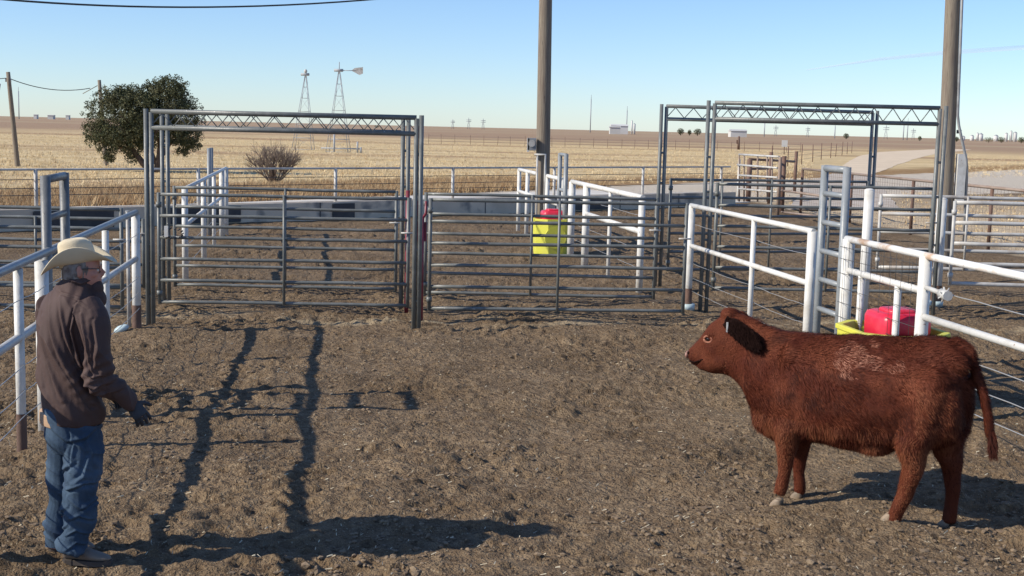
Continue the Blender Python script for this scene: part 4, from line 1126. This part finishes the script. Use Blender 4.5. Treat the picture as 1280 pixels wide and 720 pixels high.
    rr_ = rng.random(len(idx)); leg = np.clip((.66 - zz) / .16, 0, 1); mi_ = np.where(~pz & (rr_ < leg * .9) & (side > -.02) & (zz < .66) & (np.abs(nn[:, 2]) < .55), 2, mi_)
    ham = (np.abs(al + .62) < .2) & (side > .1) & (zz < .95); mi_ = np.where(ham & (rr_ < .4), 2, mi_)
    face = (al > .95); mi_ = np.where(face & (rr_ < .35), 2, mi_)
    dk = vnoise(c[:, 0] * 7 + 3, c[:, 2] * 9, 91); mi_ = np.where((mi_ == 0) & (rr_ < (dk - .25) * 1.1), 3, mi_)
    m2.polygons.foreach_set('material_index', mi_.astype(np.int32)); m2.update(); m2.validate()
    co_ = bpy.data.objects.new('coat', m2); C.objects.link(co_); co_.parent = t; co_.matrix_parent_inverse = Matrix.Translation(-t.location)
    # tail switch
    mbs = MB(); rnd = random.Random(3)
    for i in range(420):
        a = M(1236.5 + rnd.uniform(-1, 1), rnd.uniform(520, 552), rnd.uniform(-.02, .02)); b = M(rnd.uniform(1236, 1249), rnd.uniform(558, 580), rnd.uniform(-.03, .03))
        w_ = u * .0022; mid = a.lerp(b, .6) + Vector((rnd.uniform(-.012, .012), 0, 0))
        mbs.add([a - w_, a + w_, mid + w_, b, mid - w_], [[0, 1, 2, 3, 4]])
    mbs.build('tail_switch', mfur2, t)
calf()

# ------------------------------------------------------------------ the man
mskin = mat('weathered_skin', (.42, .20, .14), .55, (.50, .22, .16), 12, .4, .7)
mjack = mat('dark_brown_jacket_cloth', (.068, .042, .037), .75, (.090, .057, .051), 5, .4, .7, bump=.12, bscale=120, spec=.25)
mjean = mat('blue_denim', (.036, .062, .100), .85, (.074, .115, .170), 5, .45, .72, bump=.3, bscale=180, spec=.2, col3=(.03, .05, .09), scale3=4, lo3=.6, hi3=.75)
mhat = mat('cream_felt', (.66, .57, .40), .8, (.60, .50, .34), 6, .4, .7, bump=.1, bscale=90)
mboot = mat('dusty_leather', (.20, .16, .125), .7, (.13, .10, .08), 9, .4, .65)
msole = mat('boot_sole', (.07, .055, .045), .8)
mglove = mat('black_glove', (.018, .018, .02), .7, (.04, .04, .045), 10)
mcuff = mat('glove_cuff_grey', (.22, .22, .23), .6)
mhair = mat('short_grey_hair', (.14, .11, .09), .8, (.24, .21, .19), 40)
mtan = mat('tan_shirt_tail', (.40, .26, .16), .8)
def man():
    Y0 = 7.285
    def A(px, py, dy=0.0): return P(px, py, Y0 + dy)
    base = G(98, 706); base.z = 0
    t = thing('person', tuple(base), 'man in cream cowboy hat, brown jacket and jeans standing with a gloved hand out', 'person')
    def dirs(deg):
        a = R(deg); return Vector((math.cos(a), math.sin(a), 0)), Vector((math.sin(a), -math.cos(a), 0))
    Z = Vector((0, 0, 1))
    def ringset(mb, secs, N=28, sub=4, pw=.85):
        rs = []
        for (c, a, b, deg, *tl) in secs:
            fu, rr = dirs(deg); up = Z * 0
            rg = []
            for k in range(N):
                an = 2 * math.pi * k / N; ca, sa = math.cos(an), math.sin(an)
                x = a * math.copysign(abs(ca) ** pw, ca)
                rg.append(c + fu * x + rr * b * math.copysign(abs(sa) ** pw, sa) + Z * (tl[0] * x if tl else 0))
            rs.append(rg)
        dn = []
        for i in range(len(rs) - 1):
            p0 = rs[max(i - 1, 0)]; p1 = rs[i]; p2 = rs[i + 1]; p3 = rs[min(i + 2, len(rs) - 1)]
            for j in range(sub):
                s = j / sub
                dn.append([.5 * ((2 * q) + (c - p) * s + (2 * p - 5 * q + 4 * c - d_) * s * s + (3 * q - p - 3 * c + d_) * s ** 3) for p, q, c, d_ in zip(p0, p1, p2, p3)])
        dn.append(rs[-1]); mb.rings(dn)
    def limb(mb, lst, k=1.0, add=0.0, sub=4):
        pts = [l[0] for l in lst]; rs = [l[1] * k + add for l in lst]; P2 = []; R2 = []
        for i in range(len(pts) - 1):
            a = pts[max(i - 1, 0)]; b = pts[i]; c = pts[i + 1]; d_ = pts[min(i + 2, len(pts) - 1)]
            for j in range(sub):
                s = j / sub
                P2.append(.5 * ((2 * b) + (c - a) * s + (2 * a - 5 * b + 4 * c - d_) * s * s + (3 * b - a - 3 * c + d_) * s ** 3)); R2.append(rs[i] * (1 - s) + rs[i + 1] * s)
        P2.append(pts[-1]); R2.append(rs[-1]); mb.tube(P2, R2, 18)
    TD = 38
    torso = [(A(94, 350), .075, .080, TD), (A(91, 360), .095, .13, TD), (A(88, 371), .120, .195, TD), (A(86, 388), .140, .235, TD), (A(86, 410), .155, .245, TD), (A(87, 440), .163, .240, TD), (A(88, 475), .168, .235, TD), (A(88, 500), .168, .232, TD), (A(89, 514), .166, .228, TD), (A(89, 524), .162, .224, TD)]
    rarm = [(A(108, 382, -.12), .088), (A(117, 402, -.17), .090), (A(119, 430, -.19), .080), (A(120, 455, -.20), .074), (A(124, 476, -.19), .072), (A(136, 487, -.15), .064), (A(150, 496, -.10), .052), (A(162, 503, -.06), .042)]
    larm = [(A(64, 380, .14), .085), (A(66, 405, .24), .085), (A(76, 440, .28), .075), (A(88, 470, .30), .068), (A(108, 482, .33), .055), (A(124, 488, .36), .042)]
    pel = [(A(89, 508), .145, .195, 25), (A(91, 525), .150, .195, 25), (A(92, 545), .150, .190, 25), (A(93, 560), .12, .16, 25)]
    rleg = [(A(103, 530, -.08), .115), (A(104, 560, -.09), .114), (A(104, 590, -.10), .106), (A(102, 615, -.10), .098), (A(99, 645, -.10), .090), (A(95, 672, -.10), .084), (A(93, 680, -.10), .086), (A(92, 686, -.10), .086)]
    lleg = [(A(83, 530, .09), .115), (A(82, 560, .11), .108), (A(80, 590, .12), .098), (A(78, 615, .12), .090), (A(75, 642, .12), .082), (A(73, 668, .12), .078), (A(72, 677, .12), .079), (A(72, 683, .12), .080)]
    # ---- body: one continuous figure
    mb = MB()
    ringset(mb, [(c, a * .86, b * .86, d_) for c, a, b, d_ in torso] + [(A(91, 525), .12, .16, 25), (A(92, 548), .11, .15, 25)])
    limb(mb, rarm, .58); limb(mb, larm, .58); limb(mb, rleg, .74); limb(mb, lleg, .74)
    HD = 12
    fu, rr = dirs(HD); hc = A(103, 337)
    def H(f, s, z): return hc + fu * f + rr * s + Z * z
    ringset(mb, [(H(-.035, 0, -.14), .068, .066, HD), (H(-.025, 0, -.09), .070, .066, HD), (H(.012, 0, -.085), .080, .062, HD, -.0), (H(.008, 0, -.055), .096, .072, HD), (H(.0, 0, -.02), .100, .076, HD), (H(-.002, 0, .02), .102, .078, HD), (H(-.006, 0, .06), .098, .076, HD), (H(-.01, 0, .095), .075, .06, HD), (H(-.01, 0, .112), .03, .03, HD)], 24, 3, .95)
    mb.ellipsoid(H(.088, 0, -.085), (fu * .024, rr * .028, Z * .022))           # chin
    mb.ellipsoid(H(.092, 0, .022), (fu * .014, rr * .045, Z * .010))            # brow
    limb(mb, [(H(.092, 0, .016), .010), (H(.108, 0, -.008), .012), (H(.118, 0, -.024), .015)])   # nose
    mb.ellipsoid(H(.104, 0, -.030), (fu * .016, rr * .018, Z * .010))
    mb.ellipsoid(H(.095, 0, -.056), (fu * .012, rr * .024, Z * .006)); mb.ellipsoid(H(.093, 0, -.067), (fu * .012, rr * .020, Z * .006))
    for s in (-1, 1):
        mb.ellipsoid(H(.055, s * .045, -.022), (fu * .032, rr * .026, Z * .026))
        mb.ellipsoid(H(-.008, s * .083, -.005), (fu * .018 + rr * s * .006, rr * .008, Z * .034), 12, 8)
    # hands
    def hand(mbx, wrist, fdir, ndir, k, side):
        """fdir: along the fingers, ndir: out of the back of the hand"""
        fd = fdir.normalized(); nd = (ndir - fd * ndir.dot(fd)).normalized(); sd = fd.cross(nd).normalized() * side
        pts = []
        rs = []
        for d_, w, th in ((-.01, .030, .024), (.02, .036, .020), (.055, .043, .018), (.09, .043, .015), (.10, .040, .013)):
            rs.append([wrist + fd * d_ + sd * w * k * math.cos(2 * math.pi * q / 16) + nd * th * k * math.sin(2 * math.pi * q / 16) for q in range(16)])
        mbx.rings(rs)
        for i, (off, L_, c0) in enumerate(((-.034, .070, .35), (-.011, .080, .45), (.012, .074, .6), (.034, .060, .75))):
            p0 = wrist + fd * .085 + sd * off; d1 = (fd + sd * off * 5.5 - nd * c0 * .5).normalized(); p1 = p0 + d1 * L_ * .48
            d2 = (fd + sd * off * 4 - nd * (c0 + .45)).normalized(); p2 = p1 + d2 * L_ * .32; d3 = (fd * .8 - nd * (c0 + .9)).normalized(); p3 = p2 + d3 * L_ * .24
            mbx.tube([p0, p1, p2, p3, p3 + d3 * .004], [.0105 * k, .0100 * k, .0092 * k, .0082 * k, .004 * k], 10)
        p0 = wrist + fd * .025 - sd * .030; d1 = (fd * .55 - sd * .85 - nd * .1).normalized(); p1 = p0 + d1 * .045; d2 = (fd * .8 - sd * .55 - nd * .2).normalized(); p2 = p1 + d2 * .032
        mbx.tube([p0, p1, p2, p2 + d2 * .018], [.014 * k, .012 * k, .0105 * k, .006 * k], 10)
    wr = A(163, 504, -.06); fdR = Vector((.50, .05, -.62)); ndR = Vector((.55, -.70, .35))
    wl = A(126, 489, .37); fdL = Vector((.9, .2, -.5)); ndL = Vector((.3, .6, .7))
    hand(mb, wr, fdR, ndR, .86, 1); hand(mb, wl, fdL, ndL, .86, -1)
    union(mb, 'body', mskin, .0055, t, 3)
    for w_, f_, n_, s_1 in ((wr, fdR, ndR, 1), (wl, fdL, ndL, -1)):
        m_ = MB(); hand(m_, w_, f_, n_, 1.12, s_1)
        g = union(m_, 'glove', mglove, .0035, t, 2)
        fd = f_.normalized()
        MB().tube([w_ - fd * .035, w_ + fd * .002], [.043, .038], 16).build('cuff', mcuff, g)
    def creases(co, lines):
        out = np.zeros(len(co)); near = co[:, 1] < Y0 + .12
        for pts, w_, h_ in lines:
            pp = [A(x, y, -.2) for x, y in pts]; dmin = np.full(len(co), 9.0); sgn = np.zeros(len(co)); tt = np.zeros(len(co))
            for i in range(len(pp) - 1):
                ax, az = pp[i].x, pp[i].z; bx, bz = pp[i + 1].x, pp[i + 1].z; L2 = (bx - ax) ** 2 + (bz - az) ** 2
                t_ = np.clip(((co[:, 0] - ax) * (bx - ax) + (co[:, 2] - az) * (bz - az)) / L2, 0, 1)
                dx = co[:, 0] - ax - t_ * (bx - ax); dz = co[:, 2] - az - t_ * (bz - az); dd = np.hypot(dx, dz)
                m_ = dd < dmin; dmin = np.where(m_, dd, dmin); sgn = np.where(m_, dx * (bz - az) - dz * (bx - ax), sgn); tt = np.where(m_, (i + t_) / (len(pp) - 1), tt)
            env = np.sin(np.clip(tt, .04, .96) * math.pi) ** .6
            sd = np.sign(sgn) * dmin
            out += env * (h_ * np.exp(-(dmin / w_) ** 2) - h_ * .9 * np.exp(-((sd - 1.5 * w_) / w_) ** 2)) * near
        return out
    # ---- jacket
    mb = MB(); ringset(mb, torso, 32)
    limb(mb, rarm); limb(mb, larm)
    fu2, rr2 = dirs(TD)
    # stand-up collar
    ringset(mb, [(A(96, 362), .098, .100, 25, .1), (A(98, 352), .096, .092, 25, .1), (A(100, 346), .090, .086, 25, .1)], 24, 3)
    mb.ellipsoid(A(120, 361), (Vector((.045, 0, .0)), Vector((0, .05, 0)), Vector((0, 0, .055))))
    mb.ellipsoid(A(122, 374), (Vector((.05, 0, .0)), Vector((0, .07, 0)), Vector((0, 0, .06))))
    def folds(co):
        out = np.zeros(len(co)); X = (co - np.array(A(86, 440)))
        # diagonal drape folds on the back, fading to the shoulders
        q = X[:, 0] * 1.0 + X[:, 2] * .55 + X[:, 1] * .4
        wv = vnoise(q * 11 + 3, X[:, 2] * 2.2 + q, 5) - .5
        wv2 = vnoise(q * 22, X[:, 2] * 3.5, 6) - .5
        low = np.clip((.30 - X[:, 2]) / .45, .15, 1)
        out += (wv * .05 + wv2 * .018) * low
        rg = 1 - np.abs(vnoise(q * 8 + 1.3, X[:, 2] * 1.4 + q * .5, 15) - .5) * 2
        out += (rg ** 5 * .040 - .006) * low
        # arm bunching near the elbow
        el = np.array(A(122, 470, -.19)); de = np.linalg.norm(co - el, axis=1)
        out += np.sin((co[:, 2] - co[:, 0] * .7) * 95) * .008 * np.clip(1 - de / .2, 0, 1)
        sh_ = np.array(A(112, 395, -.15)); ds = np.linalg.norm(co - sh_, axis=1)
        out += (vnoise(co[:, 0] * 30, co[:, 2] * 9, 12) - .5) * .02 * np.clip(1 - ds / .3, 0, 1)
        out += creases(co, [([(52, 372), (66, 420), (92, 470), (110, 505)], .014, .020), ([(44, 400), (56, 450), (80, 500)], .014, .018), ([(70, 372), (84, 420), (104, 470)], .011, .014),
            ([(42, 455), (52, 488), (66, 508)], .012, .018), ([(96, 382), (90, 412), (99, 455), (112, 480)], .008, .022), ([(104, 392), (112, 420), (114, 450), (126, 478)], .010, .016), ([(122, 400), (126, 430), (122, 462)], .010, .014),
            ([(106, 462), (118, 470), (134, 468)], .007, .016), ([(108, 478), (122, 484), (138, 478)], .007, .016), ([(116, 494), (132, 494), (146, 488)], .006, .012), ([(76, 352), (92, 358), (108, 352)], .006, .010), ([(60, 366), (90, 372), (112, 384)], .005, .006)])
        hem = np.clip((X[:, 2] + .42) / .12, .25, 1)
        return np.maximum(out * hem, -.020)
    jk = union(mb, 'jacket', mjack, .0055, t, 3, folds)
    # seams: shoulder yoke and hem
    def on_torso(px, py, off=.004):
        return A(px, py, -.0)
    # shirt tail strip under hem
    mb = MB(); ringset(mb, [(A(86, 514), .150, .204, TD), (A(86, 523), .151, .206, TD), (A(86, 528), .149, .202, TD)], 32); mb.build('shirt_tail', mtan, t)
    # ---- jeans
    mb = MB(); ringset(mb, [(c, a, b, d_) for c, a, b, d_ in pel]); limb(mb, rleg, .95); limb(mb, lleg, .93)
    def jf(co):
        z = co[:, 2]; o_ = (vnoise(z * 9 + co[:, 0] * 5, co[:, 1] * 6 + co[:, 0] * 6, 31) - .5) * .028
        low = np.clip((.95 - z) / .9, .15, 1)
        o_ += (vnoise(z * 24 + co[:, 0] * 14, co[:, 1] * 9, 32) - .5) * .024 * low
        z2 = z + co[:, 0] * .55
        r_ = 1 - np.abs(vnoise(z2 * 13, co[:, 1] * 4 + co[:, 0] * 2, 33) - .5) * 2
        o_ += r_ ** 5 * .018 * low
        o_ += .62 * creases(co, [([(62, 536), (84, 552), (104, 548), (120, 534)], .011, .018), ([(86, 530), (92, 556), (88, 590)], .009, .016), ([(104, 540), (112, 566), (104, 596), (90, 606)], .012, .018), ([(62, 574), (76, 590), (92, 578)], .010, .018),
            ([(62, 604), (82, 614), (104, 604), (122, 608)], .009, .020), ([(84, 622), (100, 636), (118, 628)], .009, .018), ([(58, 630), (70, 646), (84, 634)], .009, .018), ([(82, 652), (98, 644), (114, 656)], .008, .018), ([(56, 658), (68, 668), (82, 658)], .008, .016),
            ([(80, 672), (94, 664), (110, 674)], .007, .016), ([(80, 690), (94, 680), (108, 688)], .007, .014), ([(110, 560), (118, 590), (112, 620)], .010, .012)])
        return o_
    jn = union(mb, 'jeans', mjean, .005, t, 2, jf)
    # ---- boots
    for hx, hy, tx, ty, dy in ((80, 706, 139, 706, -.10), (63, 692, 118, 690, .12)):
        h_ = G(hx - 2, hy); q = A(hx, hy, dy); Yb = q.y
        a = P(hx, hy, Yb); b = P(tx, ty, Yb); g0 = gh((a.x + b.x) / 2, Yb)
        a.z = g0; b.z = g0; dv = (b - a); L_ = dv.length; dv.normalize(); sv = Vector((dv.y, -dv.x, 0))
        mb = MB(); rs = []
        for f_, w, z0, z1 in ((-.00, .030, .035, .16), (.06, .040, .03, .155), (.28, .040, .03, .135), (.45, .042, .025, .105), (.62, .047, .022, .082), (.80, .046, .022, .066), (.93, .034, .024, .055), (1.0, .015, .028, .042)):
            c = a + dv * f_ * L_; rg = []
            for k in range(16):
                an = 2 * math.pi * k / 16
                rg.append(c + sv * w * math.copysign(abs(math.cos(an)) ** .8, math.cos(an)) + Z * ((z0 + z1) / 2 + (z1 - z0) / 2 * math.sin(an)))
            rs.append(rg)
        mb.rings(rs)
        mb.tube([a + dv * .075 + Z * .09, a + dv * .065 + Z * .20], [.050, .050], 16)
        bt = union(mb, 'boot', mboot, .006, t, 3)
        mb = MB()
        for z0, z1, f0, f1 in ((-.02, .032, -.01, .24), (.0, .028, .2, 1.01)):
            poly = []
            pr_ = ((0, .030), (.06, .037), (.2, .037)) if f0 < 0 else ((.2, .034), (.4, .036), (.62, .050), (.80, .050), (.93, .038), (1.01, .014))
            l_ = [(a + dv * f_ * L_ + sv * w) for f_, w in pr_]; r_ = [(a + dv * f_ * L_ - sv * w) for f_, w in pr_][::-1]
            poly = [(q_.x, q_.y) for q_ in l_ + r_]
            mb.prism(poly, g0 + z0, g0 + z1)
        mb.build('sole', msole, bt)
    # ---- hair, glasses
    mb = MB(); rnd = random.Random(8)
    ringset(mb, [(H(-.030, 0, -.055), .082, .075, HD), (H(-.022, 0, -.02), .092, .082, HD), (H(-.020, 0, .03), .094, .084, HD), (H(-.018, 0, .07), .085, .078, HD)], 24, 3)
    hr = union(mb, 'hair', mhair, .005, t, 2, lambda co: (vnoise(co[:, 0] * 90 + co[:, 1] * 90, co[:, 2] * 30, 3) - .5) * .008)
    gt = MB()
    for s in (-1, 1):
        gt.tube([H(-.005, s * .086, .012), H(.05, s * .082, .014), H(.098, s * .066, .012)], .0028, 6)
        ring = [H(.100, s * (.036 + .026 * math.cos(2 * math.pi * k / 16)), .004 + .018 * math.sin(2 * math.pi * k / 16)) for k in range(17)]
        gt.tube(ring, .0018, 5, False)
    gt.tube([H(.102, -.01, .008), H(.102, .01, .008)], .002, 5)
    gt.build('glasses', MT['darkwire'], t)
    for s in (-1, 1): MB().ellipsoid(H(.083, s * .032, .002), (fu * .012, rr * .012, Z * .012)).build('eye', mat('eye_white', (.6, .55, .5), .2), t)
    # ---- hat
    tilt = R(9); hf = (fu * math.cos(tilt) + Z * math.sin(tilt)); hz = (Z * math.cos(tilt) - fu * math.sin(tilt))
    hcn = A(97.5, 327)
    mb = MB(); top = []; bot = []; N = 64; Mr = 9
    vsx = []; fs = []
    def brim(rho, an):
        inner = (.103, .080); outer = (.212, .165)
        a = inner[0] * (1 - rho) + outer[0] * rho; b = inner[1] * (1 - rho) + outer[1] * rho
        x = a * math.cos(an); y = b * math.sin(an)
        side = abs(math.sin(an)) ** 2.2
        z = .095 * side * rho ** 1.7 - .035 * rho ** 1.5 * (abs(math.cos(an)) ** 2) * (1.0 if math.cos(an) > 0 else 1.25) + 0.0
        y *= 1 - .16 * side * rho
        return hcn + hf * x + rr * y + hz * z
    for i in range(Mr):
        for k in range(N): vsx.append(brim(i / (Mr - 1), 2 * math.pi * k / N))
    o_ = len(vsx)
    for i in range(Mr):
        for k in range(N): vsx.append(brim(i / (Mr - 1), 2 * math.pi * k / N) - hz * .005)
    for i in range(Mr - 1):
        for k in range(N):
            k2 = (k + 1) % N
            fs.append([i * N + k, (i + 1) * N + k, (i + 1) * N + k2, i * N + k2]); fs.append([o_ + i * N + k, o_ + i * N + k2, o_ + (i + 1) * N + k2, o_ + (i + 1) * N + k])
    for k in range(N):
        k2 = (k + 1) % N
        fs.append([(Mr - 1) * N + k, o_ + (Mr - 1) * N + k, o_ + (Mr - 1) * N + k2, (Mr - 1) * N + k2])
        fs.append([k, k2, o_ + k2, o_ + k])
    mb.add(vsx, fs, True); hat = mb.build('hat', mhat, t)
    mb = MB(); rs = []
    for z, k in ((-.02, 1.0), (.01, 1.0), (.04, .965), (.075, .925), (.10, .90), (.118, .85), (.128, .74), (.128, .55), (.120, .3), (.118, .05)):
        rg = []
        for q in range(40):
            an = 2 * math.pi * q / 40; x = .106 * k * math.cos(an); y = .083 * k * math.sin(an)
            dent = 0
            if z > .09:
                w = (z - .09) / .038
                dent = -.040 * math.exp(-(y / .022) ** 2) * min(1, w) * (1 if k < .8 else .25) + .006
                # front pinch lower, back lower
                dent -= .018 * max(0, x / .1) ** 2
            pinch = 1 - .22 * max(0, math.cos(an)) ** 2 * min(1, max(0, (z - .02) / .09))
            rg.append(hcn + hf * x + rr * y * pinch + hz * (z + dent))
        rs.append(rg)
    mb.rings(rs).build('crown', mhat, hat)
    mb = MB(); rs = []
    for z in (-.002, .014):
        rs.append([hcn + hf * .1075 * math.cos(2 * math.pi * q / 40) + rr * .0845 * math.sin(2 * math.pi * q / 40) + hz * z for q in range(40)])
    mb.rings(rs, False).build('hat_band', mat('hat_band', (.52, .43, .28), .7), hat)
man()
